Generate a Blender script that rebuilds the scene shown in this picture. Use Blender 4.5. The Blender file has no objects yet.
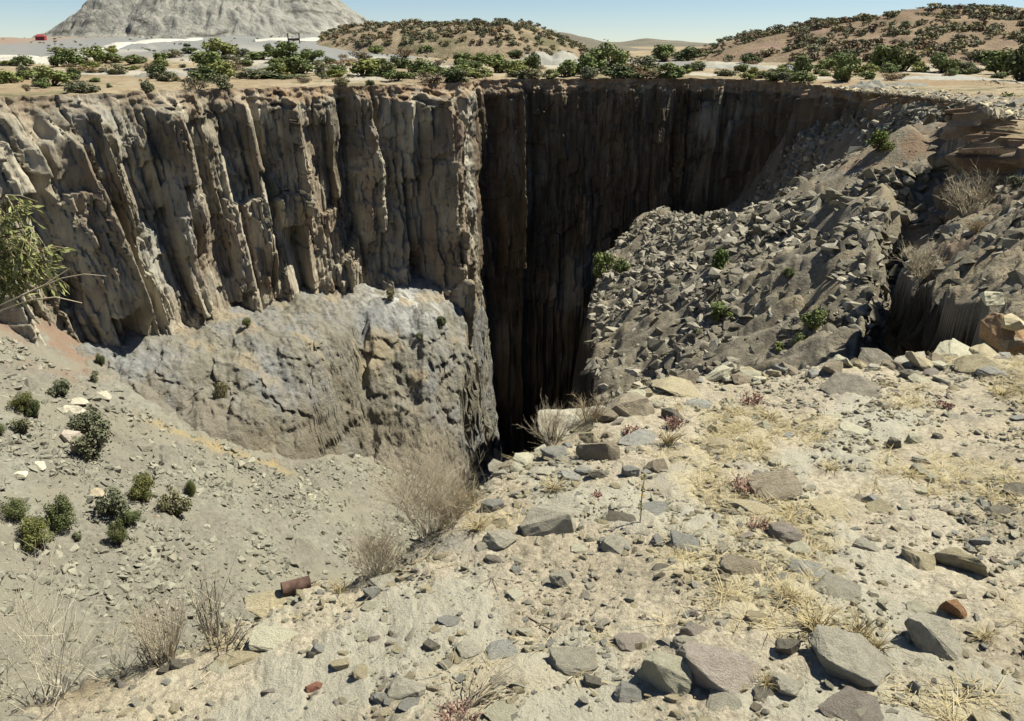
import bpy, bmesh, math, random
import numpy as np
from mathutils import Vector, Matrix
PI = math.pi
random.seed(11)
rng = np.random.default_rng(11)
scene = bpy.context.scene
COL = scene.collection

# ------------------------------------------------------------------ camera, sky, sun, exposure
PITCH = math.radians(21.4)
F = 804.0
cam_d = bpy.data.cameras.new('camera')
cam_d.sensor_width = 36.0
cam_d.lens = F / 1024.0 * 36.0
cam_d.clip_start = 0.05
cam_d.clip_end = 60000
cam = bpy.data.objects.new('camera', cam_d)
COL.objects.link(cam)
cam.location = (0, 0, 0)
cam.rotation_euler = (PI / 2 - PITCH, 0, 0)
scene.camera = cam

SUN_EL = math.radians(56)
SUN_H = Vector((0.955, 0.30, 0)).normalized()
SUN = Vector((SUN_H.x * math.cos(SUN_EL), SUN_H.y * math.cos(SUN_EL), math.sin(SUN_EL)))
world = bpy.data.worlds.new('World')
scene.world = world
world.use_nodes = True
wn = world.node_tree
wn.nodes.clear()
sky = wn.nodes.new('ShaderNodeTexSky')
sky.sky_type = 'NISHITA'
sky.sun_disc = False
sky.sun_elevation = SUN_EL
sky.sun_rotation = math.atan2(SUN_H.x, SUN_H.y)
sky.altitude = 3000
sky.air_density = 1.0
sky.dust_density = 0.0
sky.ozone_density = 2.6
bg = wn.nodes.new('ShaderNodeBackground')
bg.inputs['Strength'].default_value = 0.058
wo = wn.nodes.new('ShaderNodeOutputWorld')
wn.links.new(sky.outputs[0], bg.inputs['Color'])
wn.links.new(bg.outputs[0], wo.inputs['Surface'])
sun_d = bpy.data.lights.new('sun', 'SUN')
sun_d.energy = 5.0
sun_d.angle = math.radians(0.53)
sun_d.color = (1.0, 0.965, 0.83)
sun_o = bpy.data.objects.new('sun', sun_d)
sun_o.rotation_euler = (-SUN).to_track_quat('-Z', 'Y').to_euler()
sun_o.location = (60, 30, 120)
COL.objects.link(sun_o)
scene.view_settings.view_transform = 'Standard'
scene.view_settings.look = 'None'
scene.view_settings.exposure = 0.8
scene.view_settings.gamma = 1.0
scene.render.engine = 'CYCLES'
scene.cycles.max_bounces = 5
scene.cycles.diffuse_bounces = 2
scene.cycles.transparent_max_bounces = 4

# ------------------------------------------------------------------ numpy noise
def hsh(ix, iy, s):
    h = (ix.astype(np.int64) * 374761393 + iy.astype(np.int64) * 668265263 + int(s) * 1274126177) & 0xFFFFFFFF
    h = ((h ^ (h >> 13)) * 1274126177) & 0xFFFFFFFF
    h = h ^ (h >> 16)
    return (h & 0xFFFFFF) / 16777216.0

def gnoise(x, y, s=0):
    x = np.asarray(x, float); y = np.asarray(y, float)
    x0 = np.floor(x); y0 = np.floor(y)
    fx = x - x0; fy = y - y0
    ux = fx ** 3 * (fx * (fx * 6 - 15) + 10); uy = fy ** 3 * (fy * (fy * 6 - 15) + 10)
    def g(dx, dy):
        a = hsh(x0 + dx, y0 + dy, s) * 2 * PI
        return np.cos(a) * (fx - dx) + np.sin(a) * (fy - dy)
    a = g(0, 0) * (1 - ux) + g(1, 0) * ux
    b = g(0, 1) * (1 - ux) + g(1, 1) * ux
    return (a * (1 - uy) + b * uy) * 1.5

def fbm(x, y, o=4, s=0, gain=0.5):
    t = 0; a = 1.0
    for i in range(o):
        t = t + a * gnoise(x * 2.03 ** i, y * 2.03 ** i, s + i * 17)
        a *= gain
    return t

def ridged(x, y, o=4, s=0):
    t = 0; a = 1.0
    for i in range(o):
        t = t + a * (1 - 2 * np.abs(gnoise(x * 2.03 ** i, y * 2.03 ** i, s + i * 13)))
        a *= 0.5
    return t

def voro(x, y, s=0, jit=0.9, cheb=False):
    x = np.asarray(x, float); y = np.asarray(y, float)
    x0 = np.floor(x); y0 = np.floor(y)
    f1 = np.full(x.shape, 9.0); f2 = np.full(x.shape, 9.0)
    idv = np.zeros(x.shape); cx = np.zeros(x.shape); cy = np.zeros(x.shape)
    for dx in (-1, 0, 1):
        for dy in (-1, 0, 1):
            ax = x0 + dx; ay = y0 + dy
            px = ax + 0.5 + jit * (hsh(ax, ay, s) - 0.5); py = ay + 0.5 + jit * (hsh(ax, ay, s + 5) - 0.5)
            d = np.maximum(np.abs(px - x), np.abs(py - y)) if cheb else np.hypot(px - x, py - y)
            c = d < f1
            f2 = np.where(c, f1, np.minimum(f2, d))
            idv = np.where(c, hsh(ax, ay, s + 9), idv)
            cx = np.where(c, px - x, cx); cy = np.where(c, py - y, cy)
            f1 = np.where(c, d, f1)
    return f1, f2, idv, cx, cy

def sst(a, b, x):
    t = np.clip((np.asarray(x, float) - a) / (b - a), 0, 1)
    return t * t * (3 - 2 * t)

def smin(a, b, k):
    h = np.clip(0.5 + 0.5 * (b - a) / k, 0, 1)
    return b * (1 - h) + a * h - k * h * (1 - h)

def smax(a, b, k):
    return -smin(-a, -b, k)

# ------------------------------------------------------------------ view geometry used to lay the place out
CP, SP = math.cos(PITCH), math.sin(PITCH)
def ray(px, py):
    u = (px - 512.0) / F; v = (360.5 - py) / F
    return np.array([u, CP + v * SP, -SP + v * CP])

def at_depth(px, py, Y):
    d = ray(px, py)
    return d * (Y / d[1])

def px_of(x, y, z):
    f = y * CP - z * SP
    return 512 + F * x / f, 360.5 - F * (y * SP + z * CP) / f

def hit(px, py, H, y0=0.5, y1=3000.0, n=3000):
    d = ray(px, py)
    t = np.geomspace(y0, y1, n) / d[1]
    x = d[0] * t; y = d[1] * t; z = d[2] * t
    below = z < H(x, y)
    k = np.argmax(below)
    if not below[k]: return None
    k = max(k, 1)
    ta, tb = t[k - 1], t[k]
    for _ in range(24):
        tm = 0.5 * (ta + tb)
        if d[2] * tm < H(np.array([d[0] * tm]), np.array([d[1] * tm]))[0]: tb = tm
        else: ta = tm
    return d * tb

# ------------------------------------------------------------------ mesh helpers
def link(name, me, mat=None, parent=None):
    o = bpy.data.objects.new(name, me)
    COL.objects.link(o)
    if mat is not None and len(me.materials) == 0: me.materials.append(mat)
    if parent is not None: o.parent = parent
    return o

def np_mesh(name, V, Fq, smooth=True, attrs=None):
    me = bpy.data.meshes.new(name)
    V = np.ascontiguousarray(V, dtype=np.float32).reshape(-1, 3)
    Fq = np.ascontiguousarray(Fq, dtype=np.int32)
    k = Fq.shape[1]
    me.vertices.add(len(V)); me.vertices.foreach_set('co', V.ravel())
    me.loops.add(Fq.size); me.loops.foreach_set('vertex_index', Fq.ravel())
    me.polygons.add(len(Fq)); me.polygons.foreach_set('loop_start', np.arange(0, Fq.size, k, dtype=np.int32))
    if smooth: me.polygons.foreach_set('use_smooth', np.ones(len(Fq), bool))
    me.update(calc_edges=True)
    for nm, arr in (attrs or {}).items():
        a = me.attributes.new(nm, 'FLOAT', 'POINT')
        a.data.foreach_set('value', np.ascontiguousarray(arr, dtype=np.float32).ravel())
    return me

def grid_faces(nr, nc, flip=False):
    i = np.arange(nr * nc).reshape(nr, nc)
    f = np.stack([i[:-1, :-1], i[:-1, 1:], i[1:, 1:], i[1:, :-1]], -1).reshape(-1, 4)
    return f[:, ::-1] if flip else f

def sheet(name, X, Y, Z, mat, attrs=None, flip=False, smooth=True):
    V = np.stack([X, Y, Z], -1)
    return link(name, np_mesh(name, V, grid_faces(X.shape[0], X.shape[1], flip), smooth, attrs), mat)

def tag(o, label, cat, group=None, kind=None):
    o['label'] = label; o['category'] = cat
    if group: o['group'] = group
    if kind: o['kind'] = kind
    return o

def polar(phi_deg, rad):
    ph = np.radians(np.asarray(phi_deg))[None, :]; r = np.asarray(rad)[:, None]
    return np.sin(ph) * r, np.cos(ph) * r

# ------------------------------------------------------------------ materials
class Mat:
    def __init__(s, name, rough=0.95):
        s.m = bpy.data.materials.new(name); s.m.use_nodes = True
        s.t = s.m.node_tree; s.t.nodes.clear()
        s.out = s.n('ShaderNodeOutputMaterial'); s.b = s.n('ShaderNodeBsdfPrincipled')
        s.b.inputs['Roughness'].default_value = rough
        s.b.inputs['Specular IOR Level'].default_value = 0.15
        s.l(s.b.outputs[0], s.out.inputs['Surface'])
    def n(s, t, **k):
        x = s.t.nodes.new(t)
        for a, v in k.items(): setattr(x, a, v)
        return x
    def l(s, a, b): s.t.links.new(a, b)
    def pos(s, scale=(1, 1, 1), local=False):
        if local: p = s.n('ShaderNodeTexCoord').outputs['Object']
        else: p = s.n('ShaderNodeNewGeometry').outputs['Position']
        if tuple(scale) == (1, 1, 1): return p
        m = s.n('ShaderNodeVectorMath', operation='MULTIPLY'); s.l(p, m.inputs[0]); m.inputs[1].default_value = scale
        return m.outputs[0]
    def noise(s, p, scale, detail=6, rough=0.6, dist=0.0):
        x = s.n('ShaderNodeTexNoise'); s.l(p, x.inputs['Vector'])
        x.inputs['Scale'].default_value = scale; x.inputs['Detail'].default_value = detail
        x.inputs['Roughness'].default_value = rough; x.inputs['Distortion'].default_value = dist
        return x.outputs['Fac']
    def vor(s, p, scale, feature='F1', out='Distance'):
        x = s.n('ShaderNodeTexVoronoi', feature=feature); s.l(p, x.inputs['Vector']); x.inputs['Scale'].default_value = scale
        return x.outputs[out]
    def ramp(s, f, stops, interp='LINEAR'):
        x = s.n('ShaderNodeValToRGB'); s.l(f, x.inputs[0]); e = x.color_ramp.elements
        x.color_ramp.interpolation = interp
        while len(e) < len(stops): e.new(0.5)
        for k, (p, c) in enumerate(stops):
            e[k].position = p; e[k].color = (c[0], c[1], c[2], 1) if hasattr(c, '__len__') else (c, c, c, 1)
        return x.outputs['Color']
    def mix(s, a, b, f, mode='MIX'):
        x = s.n('ShaderNodeMix', data_type='RGBA', blend_type=mode)
        for v, i in ((f, 0), (a, 6), (b, 7)):
            if hasattr(v, 'is_linked'): s.l(v, x.inputs[i])
            elif hasattr(v, '__len__'): x.inputs[i].default_value = (v[0], v[1], v[2], 1)
            else: x.inputs[i].default_value = v
        return x.outputs[2]
    def attr(s, nm):
        x = s.n('ShaderNodeAttribute'); x.attribute_name = nm
        return x.outputs['Fac']
    def mul(s, a, b, op='MULTIPLY'):
        x = s.n('ShaderNodeMath', operation=op); x.use_clamp = False
        for v, i in ((a, 0), (b, 1)):
            if hasattr(v, 'is_linked'): s.l(v, x.inputs[i])
            else: x.inputs[i].default_value = v
        return x.outputs[0]
    def island(s): return s.n('ShaderNodeNewGeometry').outputs['Random Per Island']
    def objrand(s): return s.n('ShaderNodeObjectInfo').outputs['Random']
    def color(s, c):
        if hasattr(c, 'is_linked'): s.l(c, s.b.inputs['Base Color'])
        else: s.b.inputs['Base Color'].default_value = (c[0], c[1], c[2], 1)
        return s
    def bump(s, h, dist, strength=1.0):
        x = s.n('ShaderNodeBump'); x.inputs['Distance'].default_value = dist; x.inputs['Strength'].default_value = strength
        s.l(h, x.inputs['Height']); s.l(x.outputs[0], s.b.inputs['Normal'])
        return s

def m_cliff():
    m = Mat('cliff_rock')
    p = m.pos(); ps = m.pos((1, 1, 0.16)); ph = m.pos((1, 1, 0.12))
    c = m.ramp(m.noise(p, 0.12, 8, 0.65), [(0.3, (0.17, 0.145, 0.106)), (0.5, (0.345, 0.307, 0.233)), (0.7, (0.485, 0.435, 0.34))])
    c = m.mix(c, m.ramp(m.noise(ps, 0.55, 6, 0.7), [(0.3, 0.55), (0.5, 1.0), (0.7, 1.25)]), 0.85, 'MULTIPLY')
    c = m.mix(c, (0.085, 0.066, 0.044), m.attr('dark'))  # painted shade on the wall past the corner, dark rock patches elsewhere
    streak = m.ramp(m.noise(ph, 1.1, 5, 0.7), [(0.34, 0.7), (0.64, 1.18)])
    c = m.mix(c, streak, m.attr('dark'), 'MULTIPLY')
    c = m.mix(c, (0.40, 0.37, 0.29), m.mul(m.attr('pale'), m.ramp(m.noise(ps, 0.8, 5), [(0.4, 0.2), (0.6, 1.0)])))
    rust = m.ramp(m.noise(m.pos((1, 1, 0.35)), 0.11, 6, 0.65), [(0.50, 0.0), (0.66, 0.75)])
    c = m.mix(c, (0.25, 0.175, 0.115), rust)
    c = m.mix(c, (0.32, 0.31, 0.27), m.ramp(m.noise(m.pos((1, 1, 0.5)), 0.07, 5, 0.6), [(0.55, 0.0), (0.68, 0.7)]))
    c = m.mix(c, (0.085, 0.068, 0.048), m.ramp(m.noise(m.pos((1, 1, 0.10)), 0.45, 6, 0.7), [(0.54, 0.0), (0.66, 0.8)]))
    c = m.mix(c, (0.48, 0.44, 0.36), m.ramp(m.noise(m.pos((1, 1, 0.05)), 0.9, 4, 0.6), [(0.66, 0.0), (0.72, 0.6)]))
    c = m.mix(c, m.ramp(m.noise(p, 0.5, 6), [(0.3, (0.13, 0.085, 0.055)), (0.5, (0.27, 0.19, 0.12)), (0.7, (0.38, 0.31, 0.22))]), m.attr('soil'))
    m.color(c)
    m.bump(m.noise(m.pos((1, 1, 0.4)), 3.5, 8, 0.75), 0.22)
    return m.m

def m_earth(name, stops, s1, fine=None, spots=None, bump=(8, 0.1), attrs=(), detail=8, lo=0.75, hi=1.2):
    m = Mat(name); p = m.pos()
    c = m.ramp(m.noise(p, s1, detail, 0.65), stops)
    if fine: c = m.mix(c, m.ramp(m.noise(p, fine, 5, 0.7), [(0.3, lo), (0.7, hi)]), 1.0, 'MULTIPLY')
    for sc, col, a, b in (spots or []):
        c = m.mix(c, col, m.ramp(m.noise(p, sc, 5, 0.6), [(a, 0.0), (b, 1.0)]))
    for nm, col in attrs:
        c = m.mix(c, col, m.attr(nm))
    m.color(c); m.bump(m.noise(p, bump[0], 6, 0.7), bump[1])
    return m.m

def m_rock(name, dark, mid, light, sc=6.0, stain=None, bumpd=0.02):
    m = Mat(name, 0.9); p = m.pos(local=True)
    j = m.n('ShaderNodeVectorMath', operation='ADD'); m.l(p, j.inputs[0])
    r = m.objrand(); cv = m.n('ShaderNodeCombineXYZ'); m.l(m.mul(r, 37.0), cv.inputs[0]); m.l(m.mul(r, 11.0), cv.inputs[1]); m.l(cv.outputs[0], j.inputs[1])
    p = j.outputs[0]
    c = m.ramp(m.noise(p, sc, 8, 0.7), [(0.3, dark), (0.5, mid), (0.72, light)])
    c = m.mix(c, m.ramp(m.noise(p, sc * 9, 4, 0.7), [(0.3, 0.72), (0.7, 1.2)]), 1.0, 'MULTIPLY')
    c = m.mix(c, m.ramp(r, [(0.0, 0.78), (1.0, 1.2)]), 1.0, 'MULTIPLY')
    if stain: c = m.mix(c, stain, m.ramp(m.noise(p, sc * 0.7, 5), [(0.52, 0.0), (0.62, 0.8)]))
    m.color(c); m.bump(m.mul(m.noise(p, sc * 4, 8, 0.75), 1.0), bumpd)
    return m.m

def m_leaf(name, c0, c1, c2):
    m = Mat(name, 0.75)
    c = m.ramp(m.island(), [(0.0, c0), (0.5, c1), (1.0, c2)])
    c = m.mix(c, m.ramp(m.objrand(), [(0.0, (0.75, 0.8, 0.8)), (0.5, (1, 1, 1)), (1.0, (1.3, 1.12, 0.9))]), 1.0, 'MULTIPLY')
    m.color(c)
    return m.m

def m_twig(name, a, b):
    m = Mat(name, 0.9)
    m.color(m.ramp(m.island(), [(0.0, a), (1.0, b)]))
    return m.m

MC = m_cliff()
PLAT_STOPS = [(0.3, (0.20, 0.145, 0.085)), (0.5, (0.29, 0.23, 0.145)), (0.7, (0.36, 0.305, 0.215))]
M_PLAT = m_earth('dry_plateau_soil', PLAT_STOPS, 0.035, 0.5, [(0.02, (0.25, 0.15, 0.085), 0.58, 0.68), (0.055, (0.15, 0.135, 0.075), 0.56, 0.66)], (1.5, 0.3),
                 attrs=[('grey', (0.20, 0.20, 0.19)), ('pale', (0.40, 0.375, 0.315)), ('pink', (0.25, 0.185, 0.14))])
M_TALUS = m_earth('grey_talus_gravel', [(0.3, (0.171, 0.155, 0.124)), (0.5, (0.227, 0.21, 0.169)), (0.7, (0.264, 0.26, 0.208))], 0.09, 1.6,
                  [(0.05, (0.25, 0.225, 0.165), 0.55, 0.7)], (3.0, 0.35), attrs=[('ochre', (0.33, 0.26, 0.14)), ('red', (0.25, 0.165, 0.115)), ('sand', (0.255, 0.235, 0.18))], lo=0.7, hi=1.25)
M_OUT = m_earth('blue_grey_outcrop_rock', [(0.3, (0.155, 0.137, 0.103)), (0.45, (0.222, 0.205, 0.162)), (0.57, (0.22, 0.215, 0.20)), (0.72, (0.245, 0.25, 0.247))], 0.085, 0.9,
                [(0.13, (0.29, 0.235, 0.16), 0.58, 0.68)], (1.6, 0.5), attrs=[('brown', (0.205, 0.178, 0.132)), ('white', (0.45, 0.44, 0.41)), ('ochre', (0.32, 0.26, 0.165))], lo=0.62, hi=1.25)
M_RUB = m_earth('rubble_slope_soil', [(0.3, (0.14, 0.12, 0.088)), (0.5, (0.215, 0.188, 0.14)), (0.7, (0.30, 0.27, 0.205))], 0.15, 1.8,
                None, (3.0, 0.3), attrs=[('red', (0.215, 0.145, 0.095)), ('sand', (0.295, 0.245, 0.165)), ('dark', (0.032, 0.026, 0.019))], lo=0.7, hi=1.25)  # dark: shade of the steep drop faces put into the colour
M_NEAR = m_earth('near_dry_ground', [(0.28, (0.31, 0.262, 0.187)), (0.5, (0.415, 0.36, 0.265)), (0.72, (0.495, 0.44, 0.33))], 1.3, 40.0,
                 [(0.9, (0.40, 0.32, 0.20), 0.56, 0.75), (1.7, (0.31, 0.285, 0.235), 0.58, 0.72), (9.0, (0.50, 0.455, 0.35), 0.62, 0.72), (14.0, (0.25, 0.21, 0.15), 0.64, 0.72)], (90, 0.014),
                 attrs=[('grey', (0.385, 0.365, 0.29)), ('straw', (0.455, 0.40, 0.27))], lo=0.55, hi=1.3)
M_DUMP = m_earth('spoil_heap_tailings', [(0.3, (0.205, 0.196, 0.168)), (0.5, (0.268, 0.258, 0.226)), (0.7, (0.30, 0.28, 0.235))], 0.012, 0.12,
                 None, (0.3, 2.0), attrs=[('dark', (0.10, 0.095, 0.08)), ('white', (0.48, 0.455, 0.40))])
M_HILL = m_earth('red_hill_soil', [(0.3, (0.152, 0.109, 0.0706)), (0.5, (0.221, 0.162, 0.106)), (0.7, (0.28, 0.215, 0.14))], 0.03, 0.3,
                 [(0.05, (0.23, 0.155, 0.125), 0.55, 0.65), (0.03, (0.28, 0.205, 0.12), 0.55, 0.68)], (0.8, 0.8))
M_HILL2 = m_earth('tan_hill_soil', [(0.3, (0.171, 0.13, 0.084)), (0.5, (0.252, 0.197, 0.131)), (0.7, (0.32, 0.25, 0.16))], 0.03, 0.3,
                  [(0.03, (0.13, 0.115, 0.065), 0.52, 0.62)], (0.8, 0.8))
M_FAR = m_earth('far_mountain_scrub', [(0.3, (0.10, 0.095, 0.07)), (0.7, (0.19, 0.165, 0.125))], 0.004, None, None, (0.02, 10))
M_BANK = m_earth('grey_tailings_bank', [(0.3, (0.19, 0.18, 0.15)), (0.5, (0.25, 0.24, 0.20)), (0.7, (0.30, 0.285, 0.24))], 0.12, 1.2, None, (1.0, 0.4), attrs=[('white', (0.42, 0.41, 0.365))])
M_ROAD = m_earth('pale_dirt_road', [(0.3, (0.42, 0.40, 0.34)), (0.7, (0.50, 0.475, 0.41))], 0.1, 1.0, None, (1.0, 0.2))

R_GREY = m_rock('grey_stone', (0.333, 0.302, 0.234), (0.464, 0.426, 0.33), (0.596, 0.548, 0.427))
R_BLUE = m_rock('blue_grey_stone', (0.277, 0.265, 0.227), (0.393, 0.381, 0.33), (0.495, 0.483, 0.421))
R_DARK = m_rock('dark_grey_stone', (0.149, 0.133, 0.103), (0.239, 0.213, 0.166), (0.344, 0.309, 0.238))
R_TAN = m_rock('tan_stone', (0.398, 0.337, 0.215), (0.53, 0.454, 0.293), (0.632, 0.556, 0.376))
R_CREAM = m_rock('cream_stone', (0.497, 0.462, 0.323), (0.621, 0.582, 0.422), (0.707, 0.67, 0.497))
R_PINK = m_rock('pinkish_stone', (0.299, 0.252, 0.206), (0.385, 0.33, 0.271), (0.448, 0.402, 0.336))
R_BROWN = m_rock('brown_grey_stone', (0.244, 0.2, 0.137), (0.352, 0.295, 0.211), (0.445, 0.385, 0.281))
R_RUST = m_rock('orange_stained_stone', (0.30, 0.17, 0.09), (0.43, 0.24, 0.12), (0.50, 0.36, 0.24))
R_RED = m_rock('red_brown_stone', (0.28, 0.12, 0.08), (0.38, 0.18, 0.12), (0.45, 0.26, 0.19))
R_BOUL = m_rock('rubble_boulder_stone', (0.114, 0.0994, 0.0727), (0.182, 0.164, 0.123), (0.253, 0.233, 0.182), 1.2, None, 0.06)
R_BOULL = m_rock('pale_boulder_stone', (0.246, 0.221, 0.168), (0.325, 0.295, 0.23), (0.393, 0.364, 0.294), 1.2, None, 0.06)
ROCKM = dict(grey=R_GREY, blue=R_BLUE, dark=R_DARK, tan=R_TAN, cream=R_CREAM, pink=R_PINK, brown=R_BROWN, rust=R_RUST, red=R_RED)
L_GREEN = m_leaf('olive_green_leaves', (0.0842, 0.106, 0.0328), (0.144, 0.175, 0.059), (0.219, 0.25, 0.0983))
L_DARK = m_leaf('dark_green_leaves', (0.0493, 0.0624, 0.0251), (0.0904, 0.112, 0.044), (0.149, 0.167, 0.0707))
L_GREY = m_leaf('grey_green_leaves', (0.0886, 0.0948, 0.0506), (0.145, 0.15, 0.086), (0.202, 0.202, 0.127))
L_SCRUB = m_leaf('hill_scrub_leaves', (0.14, 0.14, 0.0781), (0.211, 0.211, 0.122), (0.281, 0.266, 0.173))
L_BROWN = m_leaf('brown_scrub_leaves', (0.091, 0.0692, 0.0437), (0.164, 0.127, 0.0819), (0.255, 0.2, 0.127))
L_BRIGHT = m_leaf('bright_green_leaves', (0.054, 0.0855, 0.018), (0.09, 0.135, 0.0315), (0.135, 0.18, 0.054))
L_WILLOW = m_leaf('yellow_green_willow_leaves', (0.085, 0.102, 0.027), (0.187, 0.204, 0.072), (0.306, 0.315, 0.153))
T_BARK = m_twig('shrub_bark', (0.07, 0.05, 0.035), (0.13, 0.10, 0.07))
T_DRY = m_twig('dry_grey_twigs', (0.3, 0.25, 0.172), (0.525, 0.451, 0.328))
T_PALE = m_twig('pale_bleached_twigs', (0.38, 0.34, 0.245), (0.52, 0.47, 0.36))
T_DARKT = m_twig('dark_dead_twigs', (0.09, 0.07, 0.05), (0.2, 0.16, 0.115))
T_STRAW = m_twig('straw_blades', (0.34, 0.27, 0.135), (0.50, 0.42, 0.25))
T_RED = m_twig('red_succulent', (0.28, 0.16, 0.12), (0.46, 0.31, 0.25))
T_BRN = m_twig('brown_dry_seed_twigs', (0.26, 0.20, 0.12), (0.42, 0.34, 0.22))

# ------------------------------------------------------------------ the lie of the land
def plat(x, y):
    x = np.asarray(x, float); y = np.asarray(y, float)
    z = -6.5 + 0.35 * fbm(x / 26, y / 26, 3, 3)
    d = np.hypot(x, y - 90)
    z = z + 1.5 * sst(110, 260, d) * fbm(x / 70 + 9, y / 34, 3, 8)
    z = z + 2.3 * sst(20, 55, x) * (1 - sst(40, 125, y))
    z = z + 11.5 * sst(210, 600, y) * sst(20, 140, -x)
    z = z - 0.5 * sst(900, 3000, d)
    return z

RIM = np.array([(-60, -45, -8), (-92, -5, -8), (-101, 45, -7.5), (-90, 88, -7), (-69, 114, -6.6), (-60, 124, -6.6), (-48, 134, -6.5), (-35.5, 143, -6.5),
                (-20, 152, -6.5), (-12.2, 157.7, -6.5), (-8.8, 160.7, -6.5), (-8.0, 165.7, -6.5), (-5.6, 173.5, -6.5), (6, 177.5, -6.5), (24, 179, -6.5),
                (40, 180, -6.5), (51, 172, -6.6), (56, 157, -6.8), (56.5, 135, -6.8), (55, 112, -6.3), (49, 88, -5.7), (37, 62, -4.9), (27.5, 46, -4.5),
                (24, 36, -4.2), (27, 24, -3.6), (36, 8, -3), (42, -20, -3)], float)
def catmull(P, n=40):
    out = []
    Q = np.vstack([2 * P[0] - P[1], P, 2 * P[-1] - P[-2]])
    for i in range(1, len(Q) - 2):
        t = np.linspace(0, 1, n, endpoint=False)[:, None]
        a, b, c, d = Q[i - 1], Q[i], Q[i + 1], Q[i + 2]
        out.append(0.5 * (2 * b + (c - a) * t + (2 * a - 5 * b + 4 * c - d) * t * t + (3 * b - a - 3 * c + d) * t ** 3))
    out.append(P[-1:]); return np.vstack(out)
rc = catmull(RIM)
ds = np.hypot(np.diff(rc[:, 0]), np.diff(rc[:, 1]))
rs = np.concatenate([[0], np.cumsum(ds)])
def rim_at(s): return np.stack([np.interp(s, rs, rc[:, k]) for k in range(3)], -1)
probe = np.linspace(0, rs[-1], 4000); pr = rim_at(probe)
ppx = px_of(pr[:, 0], pr[:, 1], pr[:, 2])[0]
vis = (pr[:, 1] > 20) & (ppx > -60) & (ppx < 1080)
s_lo, s_hi = probe[vis].min(), probe[vis].max()
def s_of_px(p):   # arc length of the rim where it stands in this column of the photograph (far wall only)
    m = vis & (pr[:, 1] > 100)
    return float(np.interp(p, np.maximum.accumulate(ppx[m]), probe[m]))

sc = np.concatenate([np.linspace(0, s_lo, 50, endpoint=False), np.arange(s_lo, s_hi, 0.15), np.linspace(s_hi, rs[-1], 40)])
base = rim_at(sc)
tan = rim_at(sc + 3.0) - rim_at(sc - 3.0)
tl = np.hypot(tan[:, 0], tan[:, 1]) + 1e-9
nrm = np.stack([tan[:, 1] / tl, -tan[:, 0] / tl], -1)   # towards the pit (the rim runs clockwise seen from above)
hh = np.concatenate([[0, 0.12, 0.3], np.linspace(0.5, 50, 270), np.linspace(51.5, 110, 24)])
S, Hd = np.meshgrid(sc, hh)
SL = float(probe[np.argmin(np.hypot(pr[:, 0] + 8.8, pr[:, 1] - 160.7))])                                        # the corner between the sunlit and the shaded wall
leftw = 1 - sst(SL - 1, SL + 3, S)
s0 = s_of_px(0); s150 = s_of_px(150); s300 = s_of_px(300)
batter = np.interp(sc, [s_lo - 20, s0, s150, s300, SL - 4, SL + 4, rs[-1]], [0.42, 0.42, 0.34, 0.20, 0.06, 0.03, 0.03])
lean = np.interp(sc, [s0, s150, s300, SL], [0.10, 0.05, 0.0, 0.0])
Sw = S - lean[None, :] * Hd + 0.45 * fbm(S / 5.0, Hd / 14.0, 2, 21) + 0.05 * fbm(S * 1.5, Hd * 0.8, 2, 23)
Hw = Hd + 0.25 * S + 0.8 * fbm(S / 2.5, Hd / 2.5, 3, 25)
def facet(wx, wy, sd, off, tx, ty, crack, cw=0.06):
    e1, e2, eid, ex, ey = voro(wx, wy, sd, 0.95, True)
    q1 = (eid * 7.13) % 1 - 0.5; q2 = (eid * 13.7) % 1 - 0.5
    return off * (eid - 0.5) + tx * ex * q1 + ty * ey * q2 - crack * sst(cw, 0.0, e2 - e1), eid
def cells1(u, k, sd):
    i = np.floor(u); off = lambda q: 0.75 * hsh(q, k, sd)
    idx = np.where(u >= i + off(i), i, i - 1)
    lo = idx + off(idx); hi = idx + 1 + off(idx + 1)
    return idx, (u - lo) / (hi - lo), hi - lo
def prism(s_, h_, wd, ht, sd, off, tilt, brk, crack):
    """jointed columns: upright slabs of uneven width, broken across at uneven heights, each face tilted its own way"""
    z0 = np.zeros_like(s_)
    i, t, w_ = cells1(s_ / wd, z0, sd)
    q = hsh(i, z0, sd + 3)
    j, tt, hh_ = cells1(h_ / ht + 9.0 * q + 0.5 * (hsh(i, z0, sd + 4) - 0.5) * t, i, sd + 1)
    a_ = hsh(i, j, sd + 5); b_ = hsh(i, z0, sd + 6) - 0.5; c_ = hsh(i, j, sd + 7) - 0.5; d_ = hsh(i, j, sd + 8) - 0.5
    e = np.minimum(t, 1 - t) * w_ * wd
    return off * (1.0 * (a_ - 0.5) + 0.55 * b_) + tilt * (b_ + 0.9 * c_) * (t - 0.5) * w_ * wd + brk * d_ * (tt - 0.5) - crack * sst(0.16, 0.0, e), a_
dA, idA = prism(Sw, Hw, 5.0, 15, 31, 3.0, 1.8, 2.2, 0.6)
dB, idB = prism(Sw + 0.4 * fbm(S / 6, Hd / 5, 2, 22), Hw + 0.15 * S, 1.9, 4.6, 37, 1.6, 1.4, 1.3, 0.4)
dC, idC = prism(Sw + 0.25 * fbm(S / 3, Hd / 2, 2, 24), Hw - 0.3 * S, 0.8, 2.4, 41, 0.7, 1.1, 0.5, 0.2)
dD, idD = prism(Sw + 0.15 * Hd, Hw + 0.6 * S, 0.45, 0.9, 43, 0.34, 0.8, 0.2, 0.0)
rough = np.clip(0.6 + 1.1 * fbm(Sw / 8, Hd / 11, 3, 51) + 0.8 * np.exp(-((S - s_of_px(365)) / 9) ** 2 - ((Hd - 24) / 14) ** 2), 0.32, 1.5)
cw_ = 1 - np.exp(-((S - SL - 2) / 6.5) ** 4)
rough = rough * (0.25 + 0.75 * cw_)
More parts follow.
